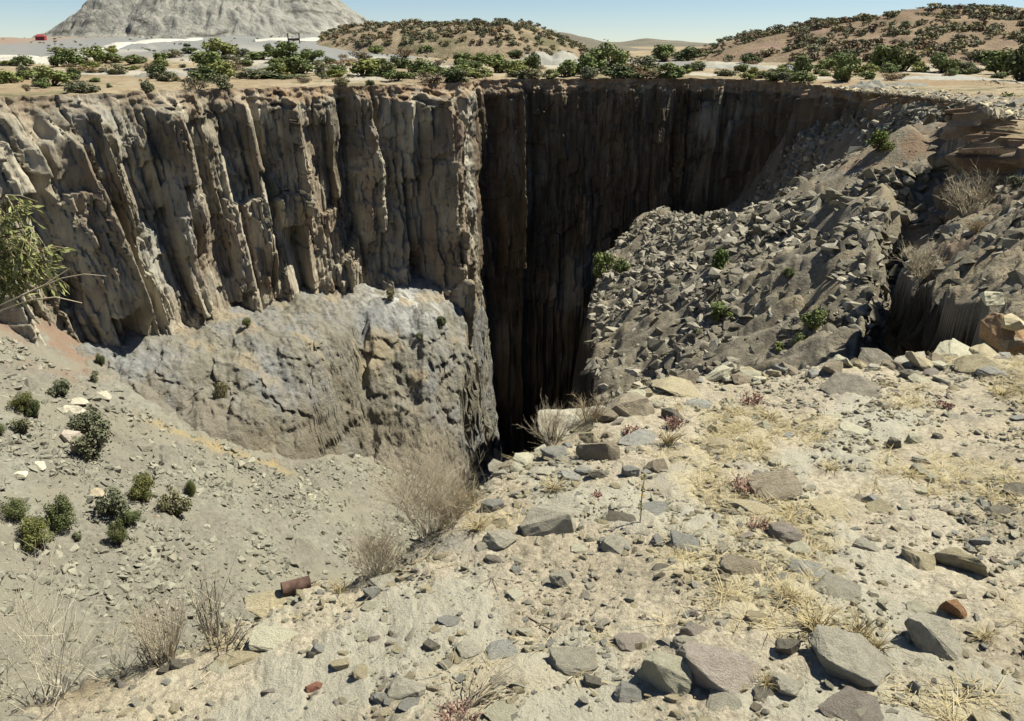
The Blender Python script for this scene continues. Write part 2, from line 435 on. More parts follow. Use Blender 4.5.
disp = dA * cw_ + (0.4 + 0.6 * np.clip(rough, 0, 1)) * dB * cw_ + rough * (dC + dD) * (0.2 + 0.8 * cw_) + 0.04 * fbm(Sw * 1.6, Hd, 3, 61) + (1 - cw_) * (1.3 * fbm(S / 4, Hd / 7, 4, 62) + 0.35 * ridged(S / 1.5, Hd / 3, 3, 63))
disp = disp + 1.5 * fbm(S / 14, Hd / 50, 2, 71)
# big sawtooth buttresses: a face that turns away from the sun, then one that turns back into it
for p0, p1, p2, amp, ha, hb in ((-6, 40, 66, 5.6, 4, 34), (60, 88, 100, 3.4, 3, 22), (118, 158, 176, 4.4, 0, 26), (180, 200, 208, 1.8, 6, 40), (206, 232, 244, 3.4, 0, 30), (244, 276, 292, 3.8, 0, 26),
                               (296, 330, 338, 2.4, 0, 14), (336, 362, 376, 2.2, 8, 30), (380, 398, 405, 2.8, 0, 34), (400, 430, 457, 5.6, 0, 70)):
    sa, sb, sd = s_of_px(p0), s_of_px(p1), s_of_px(p2)
    q = S - lean[None, :] * Hd * 1.0
    saw = np.where(q < sb, np.clip((q - sa) / (sb - sa), 0, 1), np.clip((sd - q) / (sd - sb), 0, 1))
    disp = disp + 1.25 * amp * saw * sst(ha - 2, ha + 2, Hd + 2 * fbm(S / 2, Hd / 3, 2, 5)) * (1 - sst(hb - 8, hb, Hd + 4 * fbm(S / 3, Hd * 0, 2, 6)))
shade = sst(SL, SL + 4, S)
dsm = (0.62 * dA + 0.62 * dB) * cw_ + 0.8 * rough * dC + 0.18 * ridged(Sw / 1.6, Hd / 6, 4, 81) + (1 - cw_) * 0.8 * fbm(S / 4, Hd / 7, 4, 62) + 0.12 * rough * ridged(Sw / 0.7, Hd / 2, 3, 83) + 1.0 * fbm(S / 11, Hd / 60, 2, 73)
disp = disp * (1 - shade) + dsm * shade
# crumbly soil lip
sR = s_of_px(860)
lip = sst(3.4, 0.6, Hd + 1.2 * fbm(S / 2.5, Hd, 3, 91))
rrk = sst(sR - 6, sR + 6, S)
disp = disp + rrk * (0.8 * dB + 1.0 * dC + 0.6 * dD + 1.3 * fbm(S / 6, Hd / 3, 3, 95))
disp = disp * (1 - 0.75 * lip * (1 - 0.8 * rrk)) + lip * (0.28 * fbm(S / 1.4, Hd * 1.3, 4, 93) - 0.5 * lip)
disp = np.where(Hd < 0.35, disp * 0.6, disp)
farr = (sc > s_hi) | (sc < s_lo)
CX = base[None, :, 0] + nrm[None, :, 0] * (batter[None, :] * Hd + disp)
CY = base[None, :, 1] + nrm[None, :, 1] * (batter[None, :] * Hd + disp)
CZ = base[None, :, 2] - Hd + 0.25 * fbm(S / 2.2, Hd * 0.3, 3, 97) * (Hd < 2)
soil = np.clip(sst(2.2, 0.5, Hd + 1.6 * fbm(S / 2.6, Hd / 1.5, 4, 101) - 0.6), 0, 1) * (0.35 + 0.65 * sst(s_of_px(170), s_of_px(300), S))
dark = np.clip(shade * (1 - 0.6 * rrk) * (0.95 - 0.15 * fbm(S / 3, Hd / 9, 3, 103)), 0, 1) * (1 - soil) + 0.6 * sst(0.0, 0.45, fbm(S / 8 + 4, Hd / 16, 4, 105) + 0.25 * sst(14, 4, Hd)) * (1 - shade) * 0.85  # shade painted onto the wall past the corner, plus patchy dark rock before it
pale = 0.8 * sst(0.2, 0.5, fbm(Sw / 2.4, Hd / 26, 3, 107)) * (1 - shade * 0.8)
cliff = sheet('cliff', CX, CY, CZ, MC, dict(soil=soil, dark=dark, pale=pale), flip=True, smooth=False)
tag(cliff, 'sheer fluted grey brown rock wall around the open pit, half sunlit and half in shade', 'cliff', kind='structure')

# plateau beyond the rim, out to the horizon
rr = np.concatenate([[0, 0.25, 0.6, 1.1, 1.8, 2.8], np.geomspace(4, 22000, 90)])
cxm, cym = 0.0, 85.0
dirx, diry = base[:, 0] - cxm, base[:, 1] - cym
fan = np.stack([dirx, diry], -1) / np.hypot(dirx, diry)[:, None]
outd = -nrm
w = sst(0, 60, rr)[:, None, None]
D = outd[None] * (1 - w) + fan[None] * w
D = D / (np.linalg.norm(D, axis=-1, keepdims=True) + 1e-9)
top = np.stack([CX[0], CY[0], CZ[0]], -1)
PX = top[None, :, 0] + D[:, :, 0] * rr[:, None]; PY = top[None, :, 1] + D[:, :, 1] * rr[:, None]
wz = sst(0, 9, rr)[:, None]
PZ = top[None, :, 2] * (1 - wz) + plat(PX, PY) * wz + 0.18 * fbm(PX / 2.5, PY / 2.5, 3, 15) * (rr[:, None] > 0) * sst(0, 4, rr)[:, None]
step = slice(None, None, 2)
def boxm(x, y, x0, x1, y0, y1, e=25.0):
    return sst(x0 - e, x0 + e, x) * (1 - sst(x1 - e, x1 + e, x)) * sst(y0 - e, y0 + e, y) * (1 - sst(y1 - e, y1 + e, y))
wob = 18 * fbm(PX / 60, PY / 60, 3, 111)
grey = boxm(PX + wob, PY + wob, -300, -60, 330, 900) + 0.8 * boxm(PX + wob, PY + wob * 2, -90, 60, 300, 700) * sst(-0.1, 0.2, fbm(PX / 40, PY / 80, 3, 113)) + 0.7 * boxm(PX + wob, PY + wob, 40, 90, 250, 420)
grey = np.clip(grey, 0, 1)
palem = sst(0.15, 0.45, fbm(PX / 22 + 3, PY / 50, 4, 115)) * sst(6, 25, rr)[:, None] * 0.7 * boxm(PX, PY, -200, 140, 150, 420, 40)
pink = boxm(PX + wob, PY + wob, -520, -255, 300, 620)
grey = np.clip(grey + 0.8 * sst(34, 46, PX) * sst(150, 120, PY) * sst(13, 3, rr)[:, None] * sst(-0.4, 0.2, fbm(PX / 4, PY / 4, 3, 117)), 0, 1)
PZ = PZ + 0.5 * fbm(PX / 3.5, PY / 3.5, 4, 118) * sst(34, 46, PX) * sst(150, 120, PY) * (rr > 0.5)[:, None] * sst(16, 6, rr)[:, None]
plateau = sheet('plateau_ground', PX[:, step], PY[:, step], PZ[:, step], M_PLAT, dict(grey=grey[:, step], pale=palem[:, step], pink=pink[:, step]))
tag(plateau, 'flat dry tan plain with pale tailings patches beyond the pit rim', 'ground', kind='structure')

# ---------------- hills and heaps on the plain
def patch(name, x0, x1, y0, y1, nx, ny, fn, mat, label, cat, attrs=None, kind='structure'):
    X, Y = np.meshgrid(np.linspace(x0, x1, nx), np.linspace(y0, y1, ny))
    Z = fn(X, Y)
    o = sheet(name, X, Y, Z, mat, attrs(X, Y, Z) if attrs else None, flip=False)
    return tag(o, label, cat, kind=kind)

def dump_z(x, y):
    cx, cy = -240.0, 735.0
    ex = np.where(x < cx, (cx - x) / 142.0, (x - cx) / 143.0)
    ey = np.abs(y - cy) / 125.0
    r = (np.abs(ex) ** 2.2 + np.abs(ey) ** 2.2) ** (1 / 2.2)
    r = r + 0.05 * fbm(x / 60, y / 60, 4, 121)
    h = 41.0 * np.clip((1.04 - r) / 0.46, 0, 1)
    h = smin(h, 37.0 + 2.0 * fbm(x / 50, y / 50, 3, 123), 6.0)
    a = np.arctan2(y - cy, x - cx)
    h = h + 3.0 * fbm(x / 38, y / 38, 5, 126, 0.6) * sst(0, 10, h)
    h = h - 2.6 * np.clip(ridged(a * 8 + 1.2 * fbm(x / 40, y / 40, 3, 1), r * 3.2, 5, 125), 0, 2) * sst(0, 8, h)
    t = h / 7.5 + 0.35 * fbm(x / 45, y / 45, 3, 127)
    h = h + 1.1 * (sst(0.35, 0.65, t - np.floor(t)) - (t - np.floor(t))) * sst(0.1, 0.5, fbm(x / 55 + 3, y / 55, 2, 129) + 0.35)
    return plat(x, y) - 1.0 + h
def dump_at(x, y, z):
    h = z - plat(x, y)
    t = h / 7.5 + 0.35 * fbm(x / 45, y / 45, 3, 127); fr = t - np.floor(t)
    d = sst(0.36, 0.46, fr) * (1 - sst(0.56, 0.7, fr)) * sst(0.1, 0.35, fbm(x / 28, y / 28, 3, 131)) * 1.0
    wht = sst(-160, -120, x) * sst(14, 3, h) * (1 - sst(-108, -85, x))
    return dict(dark=np.clip(d, 0, 1), white=wht)
patch('spoil_heap', -410, -95, 590, 880, 330, 200, dump_z, M_DUMP, 'huge pale grey flat-topped mine spoil heap with gullied flanks on the horizon', 'spoil heap', dump_at)

def midhill_z(x, y):
    ex = np.where(x < -18, (-18 - x) / 80.0, (x + 18) / 54.0); ey = (y - 520) / 80.0
    r2 = ex ** 2 + ey ** 2
    h = smin(29.0 * np.exp(-r2 * 1.15), 18.5 + 0.06 * (x + 18) + 1.2 * fbm(x / 22, y / 30, 3, 143), 5.0) * sst(1.9, 1.1, r2) + 1.6 * fbm(x / 25, y / 25, 4, 141) * sst(0.1, 0.5, np.exp(-r2 * 1.6))
    return plat(x, y) - 1.2 + h - 6 * (1 - sst(-130, -100, x)) - 6 * sst(50, 80, x) - 6 * (1 - sst(420, 450, y))
patch('hill', -130, 80, 420, 640, 180, 140, midhill_z, M_HILL2, 'low tan hill with dark scrub on its crest beside the spoil heap', 'hill')

def righthill_z(x, y):
    ex = np.where(x < 215, (215 - x) / 140.0, 0.0); ey = (y - 420) / 110.0
    r2 = ex ** 2 + ey ** 2
    h = 22.5 * np.exp(-r2 * 1.25) + 1.9 * fbm(x / 30, y / 30, 4, 151) * sst(0.05, 0.4, np.exp(-r2 * 1.3)) + 2.5 * sst(200, 330, x)
    return plat(x, y) - 1.2 + h - 8 * (1 - sst(60, 120, x)) - 8 * (1 - sst(270, 320, y))
patch('hill', 60, 420, 270, 600, 260, 200, righthill_z, M_HILL, 'broad red brown hillside dotted with dark scrub above the rubble', 'hill')

def far_z(x, y):
    e = (y - 6000) / 900.0
    prof = 42 * sst(-200, 350, x) * (1 - sst(900, 2200, x)) * (0.7 + 0.4 * fbm(x / 400, y / 2000, 3, 161)) + 50 * sst(-900, -1500, x) * (0.7 + 0.3 * fbm(x / 500, y / 2000, 3, 163))
    return -12 + (prof + 12) * np.exp(-e * e * 2)
patch('mountain', -4200, 4200, 4700, 7300, 240, 30, far_z, M_FAR, 'distant low flat ridge of purple mountains on the horizon', 'mountain')
def low_z(x, y):
    e = (y - 1150) / 160.0
    prof = 22 * np.exp(-((x - 60) / 75.0) ** 2) + 15 * np.exp(-((x + 610) / 130.0) ** 2)
    return -9 + (prof + 2) * np.exp(-e * e * 2) + 1.5 * fbm(x / 40, y / 40, 3, 165) * np.exp(-e * e)
patch('hill', -900, 330, 850, 1450, 240, 60, low_z, M_FAR, 'distant grey green low hills behind the tan hill and the red shed', 'hill')

# ---------------- talus, outcrop, pit floor, rubble, spur
def talus0(x, y): return -65.7 - 0.63 * x - 0.1 * y
def talus(x, y):
    z = np.minimum(talus0(x, y), -24 + 0.15 * (y - 60))
    z = z + 0.9 * fbm(x / 14, y / 14, 3, 171)
    return z
ph = np.concatenate([np.linspace(-62, -34, 30, endpoint=False), np.linspace(-34, 2, 480)])
rd = np.geomspace(24, 150, 330)
TX, TY = polar(ph, rd)
v1, v2, vid, _, _ = voro(TX / 0.9, TY / 0.9, 181); u1, u2, uid, _, _ = voro(TX / 2.4, TY / 2.4, 183)
rk = sst(-0.15, 0.35, fbm(TX / 12, TY / 12, 3, 185) + 0.12)
TZ = talus(TX, TY) + rk * 0.42 * (vid > 0.35) * np.clip(1 - 1.6 * v1, 0, 1) * vid + rk * 0.9 * (uid > 0.72) * np.clip(1 - 1.9 * u1, 0, 1) + 0.12 * fbm(TX * 1.2, TY * 1.2, 3, 187)

TOE_PX = [(96, 388), (120, 400), (150, 414), (190, 431), (240, 452), (300, 472), (345, 452), (392, 470), (440, 470), (500, 470)]
toe = np.array([at_depth(a, b, 1.0) for a, b in TOE_PX])
toe = np.array([hit(a, b, talus0, 20, 400) for a, b in TOE_PX[:8]])
toe = np.vstack([toe, [(-9, 121, -67), (4, 128, -69)]])
toe = toe[np.argsort(toe[:, 0])]
ochre = np.exp(-((TY - np.interp(TX, toe[:, 0], toe[:, 1]) + 1.6 + 0.8 * fbm(TX / 3, TY / 3, 2, 189)) / 0.9) ** 2) * sst(-50, -46, TX) * (1 - sst(-33, -29, TX))
redm = sst(-52, -58, TX) * sst(88, 100, TY) * sst(-0.2, 0.3, fbm(TX / 4, TY / 4, 3, 191)) * 0.8
sand = sst(0.1, 0.45, fbm(TX / 9 + 5, TY / 9, 3, 193)) * 0.7
tal = sheet('talus_slope', TX, TY, TZ, M_TALUS, dict(ochre=ochre, red=redm, sand=sand), flip=False)
tag(tal, 'pale grey gravel slope inside the pit below the sunlit cliff', 'slope', kind='structure')

tgx = np.linspace(-90, 20, 441); kern = np.exp(-(np.arange(-40, 41) * 0.25 / 2.6) ** 2 / 2); kern /= kern.sum()
tgy = np.convolve(np.pad(np.interp(tgx, toe[:, 0], toe[:, 1]), 40, 'edge'), kern, 'valid'); tgz = np.convolve(np.pad(np.interp(tgx, toe[:, 0], toe[:, 2]), 40, 'edge'), kern, 'valid')
def outcrop(x, y, detail=True):
    yt = np.interp(x, tgx, tgy); zt = np.interp(x, tgx, tgz)
    if detail: yt = yt + 1.6 * fbm(x / 6, y / 18, 3, 201)
    q = y - yt
    bench = -40.4 - 0.15 * (x + 37) + 0.08 * (y - 130) + (1.1 * fbm(x / 9, y / 9, 4, 205) if detail else 0)
    steep = 0.72 + 0.6 * sst(-44, -26, x)
    face = zt - 1.0 + steep * q
    if detail: face = face + 2.2 * fbm(x / 8, y / 8, 4, 207)
    z = smin(bench, face, 8.0)
    xf = -22.6 - 0.20 * q + 0.8 * fbm(q / 3, q * 0, 2, 211)
    z = z - 4.4 * np.exp(-((x - xf) / 1.0) ** 2) * sst(1, 4, q) * (1 - sst(13, 24, q))
    xe = -9.2 + 0.04 * (y - 120) + 1.3 * fbm(y / 7, y * 0, 3, 213) + (0.5 * fbm(y / 1.5, x, 3, 214) if detail else 0)
    z = z - 0.45 * np.clip(x - xe + 6, 0, 6) ** 1.25 * 0.6 - 9.0 * np.clip(x - xe, 0, 5)
    return z
OX, OY = np.meshgrid(np.linspace(-64, 6, 400), np.linspace(92, 168, 400))
OZ = outcrop(OX, OY)
OZ = OZ + 0.22 * (ridged(OX / 3.3, OY / 3.6 + OX / 2, 4, 221) - 0.6) + 0.5 * facet(OX / 4.5, OY / 4.5, 222, 0.4, 1.1, 1.1, 0.3)[0] + 0.2 * (voro(OX / 2.2 + 0.4 * fbm(OX, OY, 2, 3), OY / 1.5, 223)[2] - 0.5)
fq = OY - np.interp(OX, tgx, tgy)
odrop = sst(0.0, 0.6, OX + 9.2 - 0.04 * (OY - 120))
OX = OX + odrop * (facet(OY / 2.2, OZ / 3.0, 234, 1.4, 1.2, 0.8, 0.3)[0] + facet(OY / 0.8, OZ / 1.0, 236, 0.5, 0.5, 0.4, 0.2)[0])
stp = sst(0.5, 3, fq) * (1 - sst(14, 20, fq))
OY = OY - stp * (facet(OX / 5 + 0.2 * fbm(OX / 2, OZ / 2, 2, 4), OZ / 3.0 + OX / 9, 233, 0.5, 1.3, 1.0, 0.35)[0] + 0.35 * facet(OX / 2.0, OZ / 1.1 + OX / 7, 237, 0.7, 0.8, 0.4, 0.3)[0] + 0.25 * (ridged(OX / 1.7, OZ / 1.3 + OX / 4, 3, 235) - 0.7))
brown = sst(9, 3, fq + 4 * fbm(OX / 4, OY / 4, 3, 225)) * 0.8
wht = np.exp(-(((OX + 20) / 7) ** 2 + ((OY - 139) / 5) ** 2)) * sst(-0.1, 0.3, fbm(OX / 2.5, OY / 2.5, 3, 227)) * 1.2
och = sst(0.25, 0.6, fbm(OX / 7, OY / 7, 3, 229)) * sst(5, 12, fq) * 0.6
outc = sheet('rock_outcrop', OX, OY, OZ, M_OUT, dict(brown=brown, white=np.clip(wht, 0, 1), ochre=och))
tag(outc, 'rounded blue grey rock bench rising from the gravel at the foot of the sunlit cliff', 'rock outcrop', kind='structure')

fl = sheet('pit_floor', *[a for a in np.meshgrid(np.linspace(-80, 70, 60), np.linspace(0, 200, 60))], np.full((60, 60), -104.0) + 1.5 * fbm(*np.meshgrid(np.linspace(0, 9, 60), np.linspace(0, 9, 60)), 3, 231), M_TALUS)
tag(fl, 'deep shaded grey bottom of the open pit', 'pit floor', kind='structure')

def rub0(x, y): return -19.1 + 0.58 * x - 0.183 * y
redge = np.array([hit(a, b, rub0, 15, 300) for a, b in ((655, 204), (604, 256), (592, 300), (590, 345), (592, 390), (600, 440))])
redge = redge[np.argsort(redge[:, 1])]
APEX = at_depth(910, 127, 88.0)
def rubble(x, y, detail=True):
    z = rub0(x, y)
    if detail:
        z = z + 1.3 * fbm(x / 12, y / 12, 3, 241) + 1.1 * (ridged((y + 0.25 * x) / 11, (x - 0.25 * y) / 30, 3, 242) - 0.7) + 0.5 * fbm(x / 3.5, y / 3.5, 3, 243)
    z = z - 9.0 * sst(96, 130, y) * (1 - sst(47, 55, x)) * sst(28, 37, x) - 6.5 * sst(82, 64, y) * sst(0.455, 0.50, x / np.maximum(y, 1.0))
    cone = APEX[2] - 0.72 * np.hypot(x - APEX[0], (y - APEX[1]) * 0.9) + (0.3 * fbm(x / 2, y / 2, 3, 245) if detail else 0)
    z = smax(z, cone, 0.8)
    xe = np.interp(y, redge[:, 1], redge[:, 0])
    if detail: xe = xe + 1.3 * fbm(y / 6, y * 0 + 3, 4, 247) + 0.25 * fbm(y / 1.5, x / 2, 3, 248)
    z = np.minimum(z, -8.6 + 0.05 * (x - 45) + (0.9 * fbm(x / 5, y / 5, 3, 250) if detail else 0) + 0.02 * np.clip(y - 90, -60, 60) * -1) if not detail else smin(z, -7.3 - 0.015 * (y - 90) + 0.9 * fbm(x / 5, y / 5, 3, 250), 1.0)
    z = smax(z, cone, 0.8)
    z = z - 7.0 * np.clip(xe - x, 0, 9)
    return z
ph = np.concatenate([np.linspace(-9, 3, 40, endpoint=False), np.linspace(3, 34, 440), np.linspace(34.2, 60, 24)])
rd = np.geomspace(11, 190, 420)
UX, UY = polar(ph, rd)
UZ = rubble(UX, UY)
cone_m = sst(11, 5, np.hypot(UX - APEX[0], UY - APEX[1]) + 2 * fbm(UX / 3, UY / 3, 3, 249))
rkk = np.clip(0.75 + 0.8 * fbm(UX / 9, UY / 9, 3, 251), 0.1, 1.3) * (1 - 0.85 * cone_m)
for cell, amp, th, sd in ((5.0, 0.7, 0.55, 252), (2.4, 0.3, 0.55, 253), (1.1, 0.18, 0.42, 255)):
    wx = UX + 0.3 * cell * fbm(UX / cell, UY / cell, 2, sd + 40); wy = UY + 0.3 * cell * fbm(UX / cell, UY / cell, 2, sd + 60)
    a1, a2, aid, ax_, ay_ = voro(wx / cell, wy / cell, sd)
    tilt = (ax_ * (aid * 7 % 1 - 0.5) + ay_ * (aid * 13 % 1 - 0.5)) * 1.4
    UZ = UZ + rkk * amp * (aid > th) * sst(0.0, 0.45, a2 - a1) * (aid * 1.1 - 0.2 + tilt)
redm = np.clip(cone_m * 0.85 + 0.5 * sst(44, 52, UX), 0, 1) * sst(-0.5, 0.3, fbm(UX / 3, UY / 3, 3, 259))
sand = sst(0.05, 0.4, fbm(UX / 6, UY / 6, 3, 261)) * 0.7
rdark = sst(1.0, -0.3, UX - np.interp(UY, redge[:, 1], redge[:, 0]) + 0.9 * fbm(UY / 4, UZ / 4, 3, 262))  # painted shade on the steep drop beyond the rubble edge
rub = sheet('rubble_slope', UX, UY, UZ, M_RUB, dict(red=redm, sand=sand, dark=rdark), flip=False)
tag(rub, 'steep slope of broken grey rock under the shaded wall', 'slope', kind='structure')

def spur0(x, y): return -4.33 + 0.633 * x - 0.43 * y
sedge = np.array([hit(a, b, spur0, 6, 200) for a, b in ((1024, 362), (1000, 346), (974, 326), (944, 303), (899, 277), (932, 238), (966, 213), (1000, 190))])
sedge = sedge[np.argsort(sedge[:, 1])]
sedge = np.vstack([sedge, sedge[-1] + np.array([5, 3.0, 0]), sedge[-1] + np.array([30, 9, 0])])
def spur(x, y, detail=True):
    z = spur0(x, y)
    xe = np.interp(y, sedge[:, 1], sedge[:, 0])
    if detail:
        z = z + 0.45 * fbm(x / 4, y / 4, 3, 271) + 0.2 * fbm(x, y, 3, 272); xe = xe + 0.22 * fbm(y / 2.0, y * 0, 3, 273)
    z = z - 12.0 * np.clip(xe - x, 0, 3)
    return np.minimum(z, -1.2 + 0.5 * np.sin(x) * 0)
ph = np.concatenate([np.linspace(18, 36, 340, endpoint=False), np.linspace(36, 75, 50)])
rd = np.geomspace(8.2, 60, 260)
QX, QY = polar(ph, rd)
QZ = spur(QX, QY)
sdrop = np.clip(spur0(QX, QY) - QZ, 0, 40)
for cell, amp, th, sd in ((0.9, 0.25, 0.6, 281), (0.4, 0.12, 0.45, 283)):
    wx = QX + 0.3 * cell * fbm(QX / cell, QY / cell, 2, sd + 40)
    a1, a2, aid, ax_, ay_ = voro(wx / cell, QY / cell, sd)
    QZ = QZ + amp * (aid > th) * sst(0.0, 0.22, a2 - a1) * (aid * 1.1 - 0.2 + 1.2 * ax_ * (aid * 7 % 1 - 0.5))
QX = QX + 3.6 * sst(0.8, 7, sdrop) + (0.3 * fbm(QY / 1.2, QZ / 1.5, 3, 289) + facet(QY / 1.6, QZ / 1.8, 290, 0.5, 0.5, 0.4, 0.2)[0] + facet(QY / 0.6, QZ / 0.6, 291, 0.25, 0.3, 0.3, 0.1)[0]) * sst(0.4, 1.6, sdrop)
sp = sheet('rocky_spur', QX, QY, QZ, M_RUB, dict(red=0.6 * sst(0.1, 0.4, fbm(QX / 3, QY / 3, 3, 285)), sand=sst(-0.2, 0.4, fbm(QX / 5, QY / 5, 3, 287)) * 0.6, dark=sst(0.02, 0.3, sdrop)), flip=False)  # dark paints the gully's shade onto the face below the lip
tag(sp, 'steep stony spur with a dark overhang rising beside the near ledge', 'slope', kind='structure')

# ---------------- near ground
def near0(x, y):
    return -1.65 - 0.075 * y + 0.03 * x - 0.10 * np.clip(-x - 0.3, 0, 9) ** 1.25
EDGE_PX = [(-120, 770), (-40, 722), (0, 700), (60, 672), (100, 652), (140, 640), (185, 626), (215, 608), (250, 595), (300, 566), (350, 554), (400, 527), (460, 492), (500, 455), (545, 434), (585, 417), (612, 399),
           (650, 381), (720, 367), (780, 359), (860, 356), (940, 352), (1024, 348), (1110, 346)]
eh = np.array([hit(a, b, near0, 0.3, 60) for a, b in EDGE_PX])
eph = np.degrees(np.arctan2(eh[:, 0], eh[:, 1])); erad = np.hypot(eh[:, 0], eh[:, 1])
eph = np.concatenate([[-181, -120, -80, -62], eph, [48, 58, 75, 120, 181]])
erad = np.concatenate([[40, 40, 6, 2.6], erad, [9, 12, 26, 40, 40]])
order = np.argsort(eph); eph, erad = eph[order], erad[order]
def near(x, y, detail=True):
    z = near0(x, y)
    r = np.hypot(x, y); a = np.degrees(np.arctan2(x, y))
    R = np.interp(a, eph, erad)
    if detail: R = R * (1 + 0.02 * fbm(a / 2.2, a * 0, 4, 301)) + 0.05 * fbm(x * 3, y * 3, 2, 303)
    z = z + (0.045 * fbm(x / 1.3, y / 1.3, 4, 305) + 0.006 * fbm(x * 5, y * 5, 3, 307) if detail else 0)
    e = r - R
    k = 0.13
    sp_ = np.where(e > 4 * k, e, k * np.log1p(np.exp(np.clip(e / k, -30, 30))))
    return z - 1.7 * sp_ * sst(-0.5, 0.15, e)
ph = np.concatenate([np.linspace(-180, -46, 60, endpoint=False), np.linspace(-46, 42, 620, endpoint=False), np.linspace(42, 180, 60)])
rd = np.concatenate([np.linspace(0.02, 0.9, 12, endpoint=False), np.geomspace(0.9, 10, 360, endpoint=False), np.geomspace(10, 60, 40)])
NX, NY = polar(ph, rd)
NZ = near(NX, NY)
for cell, amp, th, sd in ((0.16, 0.010, 0.82, 311), (0.07, 0.007, 0.72, 313), (0.028, 0.004, 0.55, 315)):
    wx = NX + 0.3 * cell * fbm(NX / cell, NY / cell, 2, sd + 40); wy = NY + 0.25 * cell * fbm(NX / cell + 7, NY / cell, 2, sd + 41)
    a1, a2, aid, ax_, ay_ = voro(wx / cell, wy / cell, sd)
    NZ = NZ + amp * (aid > th) * sst(0.0, 0.25, a2 - a1) * (aid + 1.0 * ax_ * (aid * 7 % 1 - 0.5))
ngrey = sst(0.1, 0.4, fbm(NX / 0.8, NY / 0.8, 4, 321)) * 0.7
nstraw = sst(0.0, 0.45, fbm(NX / 0.7 + 4, NY / 0.7, 4, 323)) * (0.3 + 0.7 * sst(-0.4, 0.8, NX)) * 0.8
nearo = sheet('near_ground', NX, NY, NZ, M_NEAR, dict(grey=ngrey, straw=nstraw), flip=False)
tag(nearo, 'sunlit dry stony ground at the near edge of the pit', 'ground', kind='structure')
#--OBJECTS--
# ================================================================== builders
from mathutils import noise as mnoise
def bm_link(name, bm, mat, parent=None, smooth=False):
    me = bpy.data.meshes.new(name)
    if smooth:
        for f in bm.faces: f.smooth = True
    bm.to_mesh(me); bm.free()
    return link(name, me, mat, parent)

def rock_mesh(seed, style='block', fine=True):
    rnd = random.Random(seed)
    bm = bmesh.new()
    n = {'block': 15, 'slab': 14, 'wedge': 11, 'round': 34, 'shard': 9}[style]
    for i in range(n):
        v = Vector((rnd.gauss(0, 1), rnd.gauss(0, 1), rnd.gauss(0, 1))).normalized()
        if style in ('block', 'slab', 'wedge', 'shard'):
            m = max(abs(v.x), abs(v.y), abs(v.z)); v = v / m * rnd.uniform(0.8, 1.0) * 0.62 + v * 0.36
        if style == 'wedge': v.z *= 0.45 + 0.55 * (v.x * 0.5 + 0.5)
        bm.verts.new(v)
    r = bmesh.ops.convex_hull(bm, input=bm.verts)
    bmesh.ops.delete(bm, geom=[g for g in set(r['geom_interior'] + r['geom_unused']) if isinstance(g, bmesh.types.BMVert)], context='VERTS')
    if fine:
        bmesh.ops.dissolve_limit(bm, angle_limit=math.radians(14), verts=bm.verts, edges=bm.edges)
        bmesh.ops.bevel(bm, geom=list(bm.edges), offset=0.022 if style != 'round' else 0.12, segments=1, profile=0.5, affect='EDGES', clamp_overlap=True)
        bmesh.ops.triangulate(bm, faces=bm.faces)
        long_e = [e for e in bm.edges if e.calc_length() > 0.32]
        bmesh.ops.subdivide_edges(bm, edges=long_e, cuts=2, use_grid_fill=True)
        bmesh.ops.triangulate(bm, faces=bm.faces)
        long_e = [e for e in bm.edges if e.calc_length() > 0.15]
        bmesh.ops.subdivide_edges(bm, edges=long_e, cuts=1, use_grid_fill=True)
        bmesh.ops.triangulate(bm, faces=bm.faces)
        off = Vector((seed * 3.7 % 50, seed * 1.3 % 50, seed * 0.7 % 50))
        bm.normal_update()
        for v in bm.verts:
            a = mnoise.fractal(v.co * 2.2 + off, 1.0, 2.0, 4)
            st = mnoise.noise(Vector((v.co.x * 1.2, v.co.y * 1.2, v.co.z * 7)) + off)
            b_ = mnoise.fractal(v.co * 6.5 + off, 0.8, 2.1, 3)
            v.co += v.normal * (0.05 * a + 0.03 * st + 0.018 * b_)
    lo = Vector([min(v.co[k] for v in bm.verts) for k in range(3)]); hi = Vector([max(v.co[k] for v in bm.verts) for k in range(3)])
    for v in bm.verts:
        for k in range(3): v.co[k] = (v.co[k] - (lo[k] + hi[k]) / 2) / (hi[k] - lo[k])
    me = bpy.data.meshes.new('rock'); bm.to_mesh(me); bm.free()
    return me

def tubes(lines, sides=3):
    """lines: list of (points (k,3), radii (k,)) -> vertices, quads"""
    Vs, Fs, o = [], [], 0
    for P_, R_ in lines:
        P_ = np.asarray(P_, float); R_ = np.asarray(R_, float); k = len(P_)
        t = np.gradient(P_, axis=0); t /= np.linalg.norm(t, axis=1)[:, None] + 1e-9
        a = np.cross(t, [0.31, 0.52, 0.8]); a /= np.linalg.norm(a, axis=1)[:, None] + 1e-9
        b = np.cross(t, a)
        for j in range(sides):
            an = 2 * PI * j / sides
            Vs.append(P_ + R_[:, None] * (math.cos(an) * a + math.sin(an) * b))
        i = np.arange(k - 1)
        for j in range(sides):
            j2 = (j + 1) % sides
            Fs.append(np.stack([o + j * k + i, o + j2 * k + i, o + j2 * k + i + 1, o + j * k + i + 1], -1))
        o += sides * k
    return np.vstack(Vs), np.vstack(Fs)

